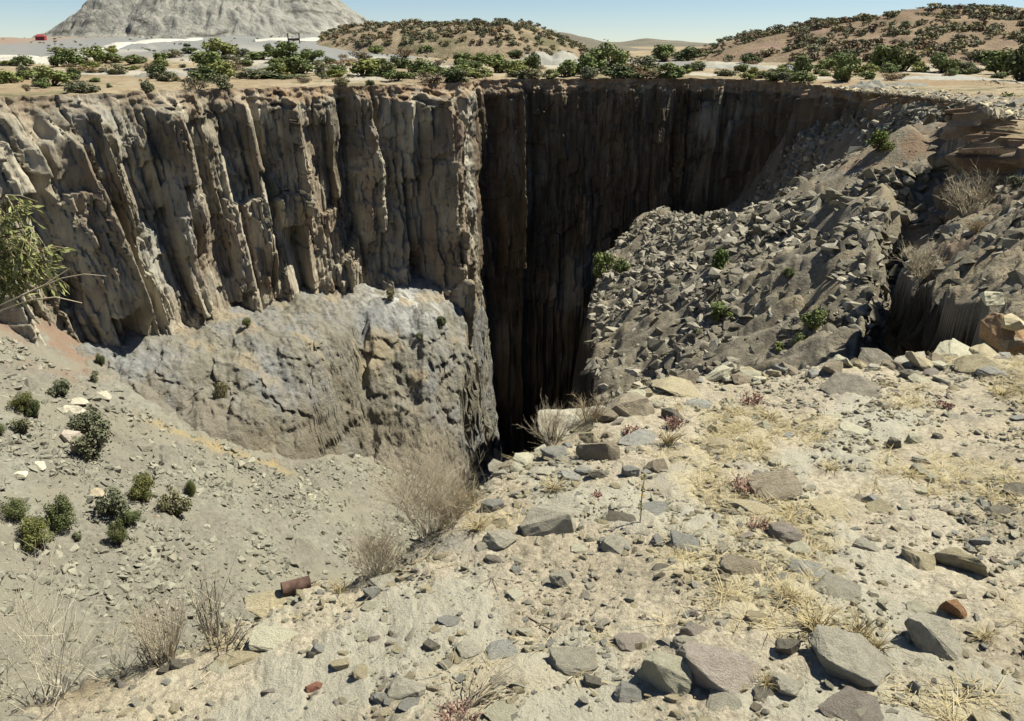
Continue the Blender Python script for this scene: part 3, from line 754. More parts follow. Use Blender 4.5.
def twig_lines(rg, n, h, spread, r0, depth=2, kids=4, curl=0.25, up=1.0, base_r=0.03):
    out = []
    def grow(p, d, L, r, lev):
        k = 5 if lev == depth else 4
        pts = [p]; dd = d / np.linalg.norm(d)
        for i in range(k - 1):
            dd = dd + rg.normal(0, curl, 3) * 0.5 + np.array([0, 0, 0.06 * up]); dd /= np.linalg.norm(dd)
            pts.append(pts[-1] + dd * L / (k - 1))
        pts = np.array(pts); out.append((pts, np.linspace(r, r * 0.45, k)))
        if lev > 0:
            for _ in range(kids):
                t = rg.uniform(0.3, 1.0); i = min(int(t * (k - 1)), k - 2); f = t * (k - 1) - i
                q = pts[i] * (1 - f) + pts[i + 1] * f
                nd = dd + rg.normal(0, 0.55, 3); nd[2] += 0.25 * up
                grow(q, nd, L * rg.uniform(0.35, 0.6), r * 0.55, lev - 1)
    for i in range(n):
        a = rg.uniform(0, 2 * PI); s_ = spread * math.sqrt(rg.uniform(0, 1))
        d = np.array([math.cos(a) * s_, math.sin(a) * s_, 1.0])
        p = np.array([math.cos(a) * base_r * rg.uniform(0, 1), math.sin(a) * base_r * rg.uniform(0, 1), -0.01])
        grow(p, d, h * rg.uniform(0.5, 0.85) / (1 if depth == 0 else 1.25), r0 * rg.uniform(0.7, 1.2), depth)
    return out

def tube_obj(name, lines, mat, parent=None):
    V, Fq = tubes(lines)
    return link(name, np_mesh(name, V, Fq, False), mat, parent)

def leaf_quads(P_, N_, size, rg, ratio=1.0):
    n = len(P_)
    N_ = N_ / (np.linalg.norm(N_, axis=1)[:, None] + 1e-9)
    a = np.cross(N_, rg.normal(0, 1, (n, 3))); a /= np.linalg.norm(a, axis=1)[:, None] + 1e-9
    b = np.cross(N_, a)
    s1 = (size * rg.uniform(0.6, 1.3, n))[:, None]; s2 = s1 * ratio
    V = np.stack([P_ - a * s1, P_ - b * s2 * 0.8 + N_ * s1 * 0.15, P_ + a * s1, P_ + b * s2 * 0.8 - N_ * s1 * 0.1], 1).reshape(-1, 3)
    return V, np.arange(4 * n).reshape(n, 4)

def crown_arrays(seed, n=900, leaf=0.05, flat=1.0, lobes=15, rad=0.5, z0=0.42):
    rg = np.random.default_rng(seed)
    c = rg.normal(0, 1, (lobes, 3)); c /= np.linalg.norm(c, axis=1)[:, None]
    c = c * rg.uniform(0.4, 1.0, lobes)[:, None] * np.array([rad, rad, 0.40 * flat]) + np.array([0, 0, z0])
    c[:, 2] = np.maximum(c[:, 2], 0.16)
    lr = rg.uniform(0.09, 0.25, lobes)
    k = rg.choice(lobes, n, p=lr ** 2 / (lr ** 2).sum())
    d = rg.normal(0, 1, (n, 3)); d /= np.linalg.norm(d, axis=1)[:, None]
    rr_ = lr[k] * (rg.uniform(0.45, 1.12, n) ** 0.7 + 0.35 * (rg.uniform(0, 1, n) > 0.86))
    P_ = c[k] + d * rr_[:, None]
    P_[:, 2] = np.abs(P_[:, 2]) + 0.02
    nv = d + rg.normal(0, 0.55, (n, 3)) + np.array([0, 0, 0.25])
    V, Fq = leaf_quads(P_, nv, leaf, rg)
    stems = []
    for i in range(lobes):
        b = rg.normal(0, 0.05, 2)
        p0 = np.array([b[0], b[1], -0.06]); p2 = c[i]; p1 = (p0 + p2) / 2 + rg.normal(0, 0.05, 3)
        stems.append(([p0, p1, p2], [0.03, 0.02, 0.008]))
    return V, Fq, stems

CROWNS = {}
def crown_variants(key, mat, n, seeds, **k):
    L = []
    for sd in seeds:
        V, Fq, st = crown_arrays(sd, n, **k)
        me = np_mesh('crown', V, Fq, False); me.materials.append(mat)
        Vs_, Fs_ = tubes(st); ms = np_mesh('trunk', Vs_, Fs_, False); ms.materials.append(T_BARK)
        L.append((me, ms))
    CROWNS[key] = L
crown_variants('green', L_GREEN, 1500, range(1, 5))
crown_variants('dark', L_DARK, 1500, range(5, 9))
crown_variants('grey', L_GREY, 1200, range(9, 12), leaf=0.042)
crown_variants('brown', L_BROWN, 900, range(12, 15), leaf=0.04)
crown_variants('bright', L_BRIGHT, 900, range(15, 17))
crown_variants('pit', L_DARK, 5200, range(17, 21), leaf=0.022, lobes=18, rad=0.46)
crown_variants('scrub', L_SCRUB, 130, range(21, 26), leaf=0.10, flat=0.8)
crown_variants('scrubg', L_BROWN, 130, range(26, 30), leaf=0.10, flat=0.8)
_ck = 0
def bush(name, p, w, h, tone, label, cat='bush', group=None, parts=True, stem=True):
    global _ck
    _ck += 1
    v = CROWNS[tone][_ck % len(CROWNS[tone])]
    if parts:
        e = bpy.data.objects.new(name, None); COL.objects.link(e); e.empty_display_size = 0.2
        e.location = p; e.rotation_euler = (0, 0, random.uniform(0, 6.28)); e.scale = (w, w, h)
        c = bpy.data.objects.new('crown', v[0]); COL.objects.link(c); c.parent = e
        t = bpy.data.objects.new('trunk', v[1]); COL.objects.link(t); t.parent = e
    else:
        e = bpy.data.objects.new(name, v[0]); COL.objects.link(e)
        e.location = p; e.rotation_euler = (0, 0, random.uniform(0, 6.28)); e.scale = (w, w, h)
    return tag(e, label, cat, group)

def scatter(name, pts, rot, scl, idx, meshes, label, cat):
    """one object of uncountable small pieces: points that carry an instance each"""
    me = bpy.data.meshes.new(name)
    me.vertices.add(len(pts)); me.vertices.foreach_set('co', np.asarray(pts, np.float32).ravel())
    for nm, ty, arr in (('rot', 'FLOAT_VECTOR', rot), ('scl', 'FLOAT_VECTOR', scl)):
        a = me.attributes.new(nm, ty, 'POINT'); a.data.foreach_set('vector', np.asarray(arr, np.float32).ravel())
    a = me.attributes.new('idx', 'INT', 'POINT'); a.data.foreach_set('value', np.asarray(idx, np.int32))
    o = link(name, me)
    col = bpy.data.collections.new(name + '_pieces')
    for i, (m_, mat) in enumerate(meshes):
        mm = m_.copy(); mm.materials.clear(); mm.materials.append(mat)
        q = bpy.data.objects.new('%s_piece_%02d' % (name, i), mm); col.objects.link(q)
    g = bpy.data.node_groups.new(name, 'GeometryNodeTree')
    g.interface.new_socket('Geometry', in_out='INPUT', socket_type='NodeSocketGeometry')
    g.interface.new_socket('Geometry', in_out='OUTPUT', socket_type='NodeSocketGeometry')
    N = lambda t: g.nodes.new(t)
    gi, go, ip, ci = N('NodeGroupInput'), N('NodeGroupOutput'), N('GeometryNodeInstanceOnPoints'), N('GeometryNodeCollectionInfo')
    ci.inputs['Collection'].default_value = col; ci.inputs['Separate Children'].default_value = True; ci.inputs['Reset Children'].default_value = True
    def na(nm, dt):
        x = N('GeometryNodeInputNamedAttribute'); x.data_type = dt; x.inputs[0].default_value = nm
        return [s_ for s_ in x.outputs if s_.name == 'Attribute' and s_.enabled][0]
    er = N('FunctionNodeEulerToRotation')
    g.links.new(na('rot', 'FLOAT_VECTOR'), er.inputs[0])
    g.links.new(gi.outputs[0], ip.inputs['Points']); g.links.new(ci.outputs[0], ip.inputs['Instance'])
    ip.inputs['Pick Instance'].default_value = True
    g.links.new(na('idx', 'INT'), ip.inputs['Instance Index'])
    g.links.new(er.outputs[0], ip.inputs['Rotation']); g.links.new(na('scl', 'FLOAT_VECTOR'), ip.inputs['Scale'])
    g.links.new(ip.outputs[0], go.inputs[0])
    md = o.modifiers.new('pieces', 'NODES'); md.node_group = g
    return tag(o, label, cat, kind='stuff')

def rand_rot(n, tilt=0.35):
    return np.stack([rng.normal(0, tilt, n), rng.normal(0, tilt, n), rng.uniform(0, 2 * PI, n)], -1)

ROCKV = {st: [rock_mesh(100 + 7 * i + len(st) * 31, st, True) for i in range(5)] for st in ('block', 'slab', 'wedge', 'round')}
COARSE = [rock_mesh(400 + i, ('block', 'slab', 'wedge', 'shard')[i % 4], False) for i in range(10)]
def rock_obj(name, me, mat, p, size, rz, tilt=(0, 0)):
    o = bpy.data.objects.new(name, me); COL.objects.link(o)
    if len(me.materials) == 0: me.materials.append(mat)
    o.material_slots[0].link = 'OBJECT'; o.material_slots[0].material = mat
    o.location = p; o.scale = size; o.rotation_euler = (tilt[0], tilt[1], rz)
    return o

# ================================================================== the far plain
def nearest_rim(x, y):
    d = np.hypot(pr[:, 0] - x, pr[:, 1] - y); k = int(np.argmin(d))
    t = pr[min(k + 3, len(pr) - 1)] - pr[max(k - 3, 0)]; L = math.hypot(t[0], t[1]) + 1e-9
    n = np.array([t[1] / L, -t[0] / L])
    return pr[k], n, float(np.dot(np.array([x, y]) - pr[k, :2], n))
def plain_point(px, py, ymin=60, setback=1.0):
    q = hit(px, py, plat, ymin, 4000)
    if q is None: q = at_depth(px, py, 900.0)
    r0, n, s_ = nearest_rim(q[0], q[1])
    if s_ > -setback:
        xy = r0[:2] - n * setback
        return np.array([xy[0], xy[1], r0[2] - 0.1])
    z = float(plat(np.array([q[0]]), np.array([q[1]]))[0])
    w_ = float(sst(0, 9, -s_))
    return np.array([q[0], q[1], r0[2] * (1 - w_) + z * w_ - 0.1])

def ribbon(name, pix, width, mat, label, lift=0.45):
    P_ = np.array([plain_point(a, b) for a, b in pix])
    t = np.linspace(0, len(P_) - 1, len(P_) * 10); k = np.arange(len(P_))
    C = np.stack([np.interp(t, k, P_[:, j]) for j in range(3)], -1)
    d = np.gradient(C, axis=0); n = np.stack([-d[:, 1], d[:, 0]], -1); n /= np.linalg.norm(n, axis=1)[:, None] + 1e-9
    rows = []
    for f, dz in ((-0.62, -1.0), (-0.5, lift), (-0.2, lift + 0.08), (0.2, lift + 0.08), (0.5, lift), (0.62, -1.0)):
        xy = C[:, :2] + n * width * f
        rows.append(np.column_stack([xy, plat(xy[:, 0], xy[:, 1]) + dz]))
    V = np.array(rows)
    o = link(name, np_mesh(name, V, grid_faces(V.shape[0], V.shape[1])), mat)
    return tag(o, label, 'road', kind='structure')
ribbon('dirt_road', [(-10, 64), (20, 63), (60, 60), (86, 54), (112, 48), (140, 43), (165, 40), (195, 38.5)], 9.0, M_ROAD, 'pale dirt haul road curving across the plain below the spoil heap')
ribbon('dirt_road', [(-10, 57.5), (25, 57), (60, 57.5), (100, 54)], 5.0, M_ROAD, 'thin pale dirt track joining the haul road below the red shed')
ribbon('dirt_road', [(255, 41), (290, 40), (320, 39.5), (345, 38), (372, 34), (388, 30)], 12.0, M_ROAD, 'wide white haul road at the foot of the spoil heap')

def bank(px0, px1, py, hpx, label, white=0.0, dark=False, depth=0.35, sd=0):
    a = plain_point(px0, py); b = plain_point(px1, py)
    Y = 0.5 * (a[1] + b[1]); hw = 0.5 * (b[0] - a[0]); cx = 0.5 * (a[0] + b[0]); H = hpx * Y / F * 1.0
    dp = max(hw * depth, H * 1.5)
    X_, Y_ = np.meshgrid(np.linspace(cx - hw * 1.3, cx + hw * 1.3, 46), np.linspace(Y - dp * 1.3, Y + dp * 3, 30))
    e = np.abs((X_ - cx) / (hw * 1.15)) ** 2.2 + np.abs((Y_ - Y - dp * 0.9) / (dp * 1.6)) ** 2
    h = H * (np.clip(1.0 - e, -0.6, 1) * (0.85 + 0.3 * fbm(X_ / (hw * 0.4) + sd, Y_ / dp, 3, 401 + sd))) + 0.06 * H * fbm(X_ / H, Y_ / H, 4, 403 + sd) - 0.25 * H
    o = sheet('tailings_bank', X_, Y_, plat(X_, Y_) - 0.15 + h, M_BANK, dict(white=np.full(X_.shape, white)))
    return tag(o, label, 'bank', kind='structure')
BANKS = [(130, 185, 76, 9, 'low rocky grey bank across the plain behind the rim under the haul road', 0.1), (238, 302, 71, 8, 'long lilac grey tailings bank below the spoil heap', 0.15),
         (305, 345, 72, 9, 'short tan grey bank between dense bushes near the heap', 0.2), 
         (436, 512, 54, 7, 'pale grey tailings bank at the foot of the tan hill', 0.5), (508, 590, 65, 17, 'tall pale grey green heap with a white top beside the tan hill', 0.3),
         (690, 778, 68, 6, 'flat pale grey tailings strip on the plain above the shaded wall', 0.3), (783, 806, 72, 9, 'small pale rock heap near the shaded wall rim', 0.35),
         (838, 895, 88, 11, 'rounded grey spoil mound at the rim above the rubble', 0.05), (884, 935, 86, 6, 'darker grey spoil mound beside the rounded mound', 0.0),
         (890, 1010, 80, 5, 'long flat pale tailings terrace under the red hillside', 0.5), (820, 850, 66, 6, 'low tan bank among bushes under the hillside', 0.2)]
for i, bk in enumerate(BANKS): bank(*bk, sd=i * 7)

# shed, timber frame, posts far away
def box(bm, c, s_):
    m = Matrix.Translation(c) @ Matrix.Diagonal((s_[0], s_[1], s_[2], 1)); return bmesh.ops.create_cube(bm, size=1, matrix=m)['verts']
def empty(name, p, label, cat, group=None, rz=0):
    e = bpy.data.objects.new(name, None); COL.objects.link(e); e.location = p; e.rotation_euler = (0, 0, rz); return tag(e, label, cat, group)
M_REDR = m_earth('red_painted_metal', [(0.3, (0.20, 0.04, 0.045)), (0.7, (0.30, 0.065, 0.07))], 0.8, None, None, (2, 0.02))
M_DARKW = m_earth('dark_weathered_timber', [(0.3, (0.07, 0.05, 0.045)), (0.7, (0.14, 0.09, 0.075))], 0.8, None, None, (2, 0.02))
M_POST = m_earth('rusty_post', [(0.3, (0.22, 0.09, 0.06)), (0.7, (0.32, 0.15, 0.10))], 0.8, None, None, (2, 0.02))
M_RUSTCAN = m_earth('rusty_tin', [(0.3, (0.07, 0.042, 0.032)), (0.5, (0.12, 0.075, 0.058)), (0.7, (0.19, 0.125, 0.10))], 18, 60, None, (120, 0.004))
p = plain_point(41, 40); p = at_depth(41, 38.5, min(p[1], 560.0)); p[2] = float(plat(p[0], p[1]))
e = empty('shed', p, 'small red roofed shed on the distant pinkish rise beside the spoil heap', 'shed', rz=0.1); e.scale = (0.68, 0.68, 0.72)
bm = bmesh.new(); box(bm, (0, 0, 1.2), (7.4, 4.6, 2.8)); bm_link('wall', bm, M_REDR, e)
bm = bmesh.new()
vs = [bm.verts.new(v) for v in ((-4.1, -2.7, 2.55), (4.1, -2.7, 2.55), (4.1, 2.7, 2.55), (-4.1, 2.7, 2.55), (-2.6, 0, 4.3), (2.6, 0, 4.3))]
for f in ((0, 1, 5, 4), (2, 3, 4, 5), (1, 2, 5), (3, 0, 4), (3, 2, 1, 0)): bm.faces.new([vs[i] for i in f])
bm_link('roof', bm, M_REDR, e)
bm = bmesh.new(); box(bm, (1.2, -2.34, 1.1), (1.6, 0.1, 2.2)); bm_link('door', bm, M_DARKW, e)
p = plain_point(294, 42)
e = empty('timber_frame', p, 'dark timber frame standing on the grey flats below the spoil heap', 'timber frame')
sc_ = p[1] / F
for dx in (-5.2 * sc_, 5.2 * sc_):
    bm = bmesh.new(); box(bm, (dx, 0, 3.4 * sc_), (0.9 * sc_, 0.9 * sc_, 8.8 * sc_)); bm_link('post', bm, M_DARKW, e)
bm = bmesh.new(); box(bm, (0, 0, 2.4 * sc_), (10.6 * sc_, 0.7 * sc_, 2.2 * sc_)); bm_link('rail', bm, M_DARKW, e)
for px_, py_, hpx, lb in ((424, 47, 10, 'slim rusty post standing near the foot of the tan hill'), (480, 49, 8, 'short rusty post above the pale grey tailings bank')):
    p = plain_point(px_, py_); k = p[1] / F
    bm = bmesh.new(); bmesh.ops.create_cone(bm, cap_ends=True, segments=8, radius1=0.7 * k, radius2=0.55 * k, depth=hpx * k, matrix=Matrix.Translation((0, 0, hpx * k / 2 - 0.3)))
    o = bm_link('post', bm, M_POST); o.location = p; tag(o, lb, 'post')

# broken stone strewn over the rim above the rubble
rgs = np.random.default_rng(88); kk_ = rgs.choice(np.where((pr[:, 0] > 36) & (pr[:, 1] > 55) & (pr[:, 1] < 150))[0], 5200)
tt_ = pr[np.minimum(kk_ + 3, len(pr) - 1)] - pr[kk_ - 3]; tt_ = tt_ / (np.hypot(tt_[:, 0], tt_[:, 1])[:, None] + 1e-9)
od_ = -1.2 + 14 * rgs.beta(1.0, 2.4, len(kk_)); RX = pr[kk_, 0] - tt_[:, 1] * od_; RY = pr[kk_, 1] + tt_[:, 0] * od_
wz_ = sst(0, 9, od_); RZ = pr[kk_, 2] * (1 - wz_) + plat(RX, RY) * wz_ - 0.02
rs_ = 0.14 * 6.0 ** (rgs.uniform(0, 1, len(kk_)) ** 3.0)
scatter('rim_rubble', np.stack([RX, RY, RZ], -1), rand_rot(len(kk_), 0.4), rs_[:, None] * rng.uniform(0.7, 1.3, (len(kk_), 3)) * np.array([1.25, 1, 0.65]), rng.integers(0, 10, len(kk_)), [(COARSE[i], (R_BOUL, R_TAN, R_BROWN)[i % 3]) for i in range(10)], 'crumbled stone and soil along the rim above the rubble slope', 'rubble')
# bushes on the plain: x, base y, width, height in the photograph, tone
PB = [(8, 84, 24, 13, 'green'), (23, 66, 15, 10, 'green'), (27, 80, 10, 17, 'grey'), (35, 75, 9, 7, 'brown'), (57, 66, 12, 10, 'dark'), (70, 67, 21, 17, 'green'), (58, 53, 11, 5, 'green'), (54, 86, 27, 19, 'green'),
      (73, 80, 13, 13, 'dark'), (44, 89, 13, 11, 'green'), (79, 93, 25, 17, 'grey'), (99, 64, 20, 17, 'green'), (85, 65, 9, 9, 'brown'), (113, 54, 10, 8, 'green'), (116, 63, 10, 8, 'green'), (89, 73, 17, 7, 'brown'),
      (27, 92, 7, 8, 'brown'), (110, 88, 5, 5, 'dark'), (134, 65, 13, 9, 'green'), (143, 63, 9, 8, 'grey'), (161, 62, 12, 9, 'green'), (173, 58, 15, 9, 'grey'), (189, 53, 13, 6, 'dark'), (188, 47, 6, 4, 'dark'),
      (161, 79, 17, 15, 'dark'), (152, 92, 13, 16, 'grey'), (177, 82, 10, 6, 'grey'), (223, 58, 23, 18, 'green'), (212, 70, 28, 18, 'green'), (207, 82, 25, 16, 'dark'), (222, 79, 21, 15, 'green'), (190, 82, 13, 6, 'grey'),
      (217, 93, 15, 14, 'brown'), (246, 92, 19, 16, 'grey'), (254, 79, 30, 13, 'grey'), (241, 58, 13, 10, 'grey'), (257, 60, 25, 8, 'green'), (273, 56, 13, 12, 'dark'), (287, 61, 26, 17, 'green'), (310, 62, 20, 12, 'green'),
      (300, 74, 27, 17, 'green'), (280, 79, 40, 6, 'dark'), (325, 76, 22, 13, 'grey'), (332, 65, 11, 9, 'dark'), (365, 76, 30, 17, 'green'), (385, 77, 17, 16, 'dark'), (346, 88, 15, 12, 'grey'), (371, 86, 7, 7, 'dark'),
      (360, 60, 20, 9, 'brown'), (376, 54, 14, 8, 'green'), (345, 66, 22, 8, 'brown'), (402, 69, 15, 15, 'dark'), (424, 57, 15, 11, 'green'), (420, 75, 19, 15, 'green'), (434, 75, 15, 12, 'dark'), (405, 58, 18, 9, 'brown'),
      (462, 65, 17, 12, 'green'), (460, 77, 26, 12, 'green'), (481, 63, 15, 9, 'green'), (499, 73, 26, 18, 'green'), (518, 59, 15, 9, 'dark'), (532, 71, 13, 19, 'dark'), (530, 79, 19, 10, 'grey'), (517, 77, 16, 12, 'green'),
      (496, 86, 19, 15, 'dark'), (536, 87, 13, 15, 'grey'), (455, 86, 23, 12, 'brown'), (476, 80, 22, 12, 'green'), (566, 77, 17, 17, 'green'), (588, 77, 21, 22, 'green'), (591, 70, 19, 15, 'green'), (612, 70, 25, 25, 'green'),
      (603, 83, 17, 13, 'grey'), (644, 84, 27, 15, 'dark'), (672, 79, 23, 14, 'green'), (648, 68, 26, 13, 'grey'), (664, 60, 21, 15, 'green'), (683, 60, 23, 13, 'dark'), (707, 60, 21, 8, 'green'), (725, 77, 21, 10, 'grey'),
      (742, 73, 14, 9, 'dark'), (751, 63, 17, 10, 'dark'), (760, 79, 15, 9, 'dark'), (787, 80, 21, 10, 'dark'), (803, 74, 17, 18, 'green'), (795, 61, 16, 9, 'grey'), (845, 82, 21, 23, 'green'), (838, 68, 21, 15, 'green'),
      (884, 70, 24, 24, 'green'), (904, 71, 27, 26, 'dark'), (918, 73, 15, 10, 'green'), (942, 73, 19, 19, 'green'), (985, 65, 22, 14, 'green'), (1004, 75, 30, 24, 'green'), (1022, 82, 30, 44, 'dark'), (962, 70, 20, 8, 'grey'), (635, 76, 15, 14, 'brown')]
rgb = np.random.default_rng(123)
for _t in range(185):
    x = rgb.uniform(0, 1024); y = 58 + 27 * rgb.beta(2.2, 1.6)
    if fbm(np.array([x / 60]), np.array([y / 14]), 2, 441)[0] < -0.15: continue
    w_ = rgb.uniform(9, 20) * (0.5 + 0.5 * (y - 45) / 40); PB.append((x, y - (3 if x > 760 else 0), w_, w_ * rgb.uniform(0.4, 0.75), ['green', 'green', 'grey', 'dark', 'brown'][int(rgb.integers(0, 5))]))
ZONES = [(0, 125, 'below the red shed'), (125, 200, 'below the pale haul road'), (200, 260, 'below the mid spoil heap'), (260, 345, 'below the spoil heap foot'), (345, 440, 'between heap and tan hill'),
         (440, 520, 'in front of the tan hill'), (520, 600, 'near the tall pale heap'), (600, 690, 'above the shaded wall'), (690, 815, 'beside the flat grey strip'), (815, 925, 'behind the grey mounds'), (925, 1100, 'beneath the red hillside')]
TW = dict(green='olive green', dark='dark green', grey='grey green', brown='brown twiggy', bright='bright green')
def plain_labels(items):
    labs = {}
    for (z0, z1, zn) in ZONES:
        zi = [i for i, b in enumerate(items) if z0 <= b[0] < z1]
        byk = {}
        for i in zi:
            x, y, w_, h_, t = items[i]
            size = 'big' if w_ * h_ > 380 else 'small' if w_ * h_ < 130 else 'mid-sized'
            shape = ' tall' if h_ > w_ * 1.15 else ' low' if h_ < 0.6 * w_ else ''
            row = 'on the cliff rim' if y > 81 else 'behind the rim' if y > 66 else 'far out'
            byk.setdefault((size + shape + ' ' + TW[t], row), []).append(i)
        for (a, row), l in byk.items():
            l.sort(key=lambda i: items[i][0])
            for k, i in enumerate(l):
                o_ = '' if len(l) == 1 else ('shed-side ' if k == 0 else 'hillside-side ' if k == len(l) - 1 else 'middle ')
                labs[i] = '%s%s bush %s %s' % (o_, a, row, zn)
    return labs
pl = plain_labels(PB)
for i, (x, y, w_, h_, t) in enumerate(PB):
    q = plain_point(x, y - 0.5); k = math.hypot(q[1], q[2]) / F
    bush('bush', q, w_ * k * 1.2, h_ * k * 1.0, t, pl[i], group='bushes on the plain beyond the rim')

# scrub on the hills: the larger ones singly, the rest as one mass
def hill_points(fn, x0, x1, y0, y1, n, minh, seed, front=True):
    rg = np.random.default_rng(seed); x = rg.uniform(x0, x1, n * 6); y = rg.uniform(y0, y1, n * 6)
    z = fn(x, y); h = z - plat(x, y)
    ok = (h > minh) & (fbm(x / 28, y / 28, 3, seed + 600) > (-0.12 if seed == 5 else -0.6))
    pp = px_of(x, y, z)
    ok &= (pp[0] > -10) & (pp[0] < 1040)
    x, y, z = x[ok][:n], y[ok][:n], z[ok][:n]
    return np.stack([x, y, z], -1)
RH = hill_points(righthill_z, 75, 330, 300, 440, 900, 0.8, 5)
MH = hill_points(midhill_z, -110, 60, 440, 540, 760, 1.0, 6)
def slabel(q, sz, tn, label):
    px_, py_ = px_of(*q)
    if 'red' in label:
        row = 'crest' if py_ < 27 + 0.06 * (1000 - px_) * 0.6 else 'mid slope' if py_ < 48 else 'foot'
        col_ = 'above the flat strip' if px_ < 790 else 'above the mounds' if px_ < 880 else 'above the terrace' if px_ < 960 else 'photo edge'
    else:
        row = 'crest' if py_ < 30 else 'mid slope' if py_ < 40 else 'foot'
        col_ = 'heap side' if px_ < 450 else 'below the summit' if px_ < 520 else 'chasm side'
    return '%s %s scrub bush on %s of the %s, %s' % ('big' if sz > 3.3 else 'small' if sz < 2.5 else 'middling', 'grey green' if tn == 'scrub' else 'brownish', row, 'red hillside' if 'red' in label else 'tan hill', col_)
def scrub(P_, n_ind, label, group, s0, s1, seed):
    rg = np.random.default_rng(seed)
    size = rg.uniform(s0, s1, len(P_)) ** 1.0
    vis_size = size / P_[:, 1]
    od = np.argsort(-vis_size)
    for i in od[:n_ind]:
        tn = 'scrub' if rg.uniform() < 0.6 else 'scrubg'
        bush('scrub_bush', P_[i] - np.array([0, 0, 0.15]), size[i] * 1.35, size[i], tn, slabel(P_[i], size[i], tn, label), group=group, parts=False)
    return P_[od[n_ind:]], size[od[n_ind:]]
r1 = scrub(RH, 170, 'small dark scrub bush dotting the red brown hillside', 'scrub bushes on the red brown hillside', 0.8, 3.7, 7)
r2 = scrub(MH, 80, 'small dark scrub bush dotting the low tan hill', 'scrub bushes on the tan hill', 0.9, 3.6, 8)
rg = np.random.default_rng(9)
gx = rg.uniform(-330, 260, 900); gy = rg.uniform(170, 560, 900)
keep = np.array([(nearest_rim(a, b)[2] < -3) for a, b in zip(gx, gy)]) & (fbm(gx / 45, gy / 45, 3, 411) > -0.05)
gp = np.stack([gx, gy, plat(gx, gy) - 0.1], -1)[keep]
gsz = rg.uniform(0.5, 1.5, len(gp))
ap = np.vstack([r1[0] - [0, 0, 0.1], r2[0] - [0, 0, 0.1], gp]); az = np.concatenate([r1[1], r2[1], gsz])
n = len(ap)
scatter('scrub', ap, np.stack([np.zeros(n), np.zeros(n), rg.uniform(0, 6.28, n)], -1), np.stack([az * 1.35, az * 1.35, az], -1), rg.integers(0, 4, n),
        [(CROWNS['scrub'][0][0], L_SCRUB), (CROWNS['scrub'][1][0], L_GREY), (CROWNS['scrub'][2][0], L_BROWN), (CROWNS['scrubg'][1][0], L_GREY)], 'scattered low scrub covering the hills and the plain', 'scrub')

# bushes growing inside the pit
TB = [(18, 520, 22, 20, 'lone round dark green bush on the gravel at the photo edge beside the twin bushes'), (40, 548, 34, 29, 'large dark green bush joined to another on the lower gravel slope'), (66, 529, 27, 33, 'tall dark green bush behind the large joined bush on the gravel'),
      (78, 541, 9, 7, 'tiny pale green bush beside the two joined bushes'), (118, 518, 28, 30, 'greyish green bush uppermost of the three touching bushes on the gravel'), (145, 502, 26, 28, 'round dark green bush just above the cluster of three on the gravel'),
      (131, 527, 21, 18, 'low dark green bush middle of the three touching bushes'), (120, 545, 15, 24, 'narrow dark bush lowest of the three touching bushes behind dry reeds'), (174, 516, 26, 33, 'tall bright-edged green bush with a pale stick in front of it'),
      (192, 497, 12, 18, 'small slim green bush behind the tall one on the gravel'), (178, 518, 10, 8, 'tiny green bush at the foot of the tall one'), (90, 434, 31, 28, 'big dark green bush upper half of the stacked pair by pale boulders'), (94, 458, 29, 30, 'big dark green bush lower half of the stacked pair by pale boulders'),
      (24, 413, 18, 19, 'round green bush uppermost of three near the cliff foot'), (36, 419, 14, 19, 'dark green bush beside the round one near the cliff foot'), (24, 434, 18, 15, 'paler green bush lowest of three near the cliff foot'), (1, 436, 9, 11, 'dark bush cut by the photo edge near the cliff foot'),
      (63, 397, 19, 20, 'grey green bush under the reddish scree at the cliff foot'), (101, 368, 10, 14, 'small dark bush on the reddish scree at the cliff foot'), (126, 367, 6, 9, 'tiny dark bush on the ochre scree between two others'), (162, 371, 9, 15, 'slim dark bush on the ochre scree above the outcrop'), (95, 383, 9, 11, 'small dark bush just above the pale boulders')]
def tz(x, y): return talus(x, y)
for x, y, w_, h_, lb in TB:
    q = hit(x, y - 1, tz, 20, 300); k = np.linalg.norm(q) / F
    q[2] += 0.1
    bush('bush', q, w_ * k * 1.0, h_ * k * 1.05, 'pit' if 'grey' not in lb and 'pale' not in lb else 'grey', lb, group='bushes on the gravel in the pit')
def oz(x, y): return outcrop(x, y)
for x, y, w_, h_, t, lb in ((222, 397, 13, 17, 'grey', 'yellowish grey bush on the brow of the blue grey outcrop'), (247, 327, 9, 10, 'dark', 'small dark bush where the outcrop meets the sunlit cliff'), (390, 301, 10, 14, 'grey', 'small grey green bush on top of the outcrop under the cliff'), (442, 326, 11, 12, 'dark', 'small dark bush on the outcrop top near the shaded corner'), (420, 338, 9, 8, 'grey', 'low grey shrub on the outcrop top under the broad shaded recess')):
    q = hit(x, y, oz, 60, 300)
    if q is None: continue
    k = np.linalg.norm(q) / F
    bush('bush', q, w_ * k, h_ * k, t, lb, group='bushes on the outcrop')
def rz_(x, y): return rubble(x, y)
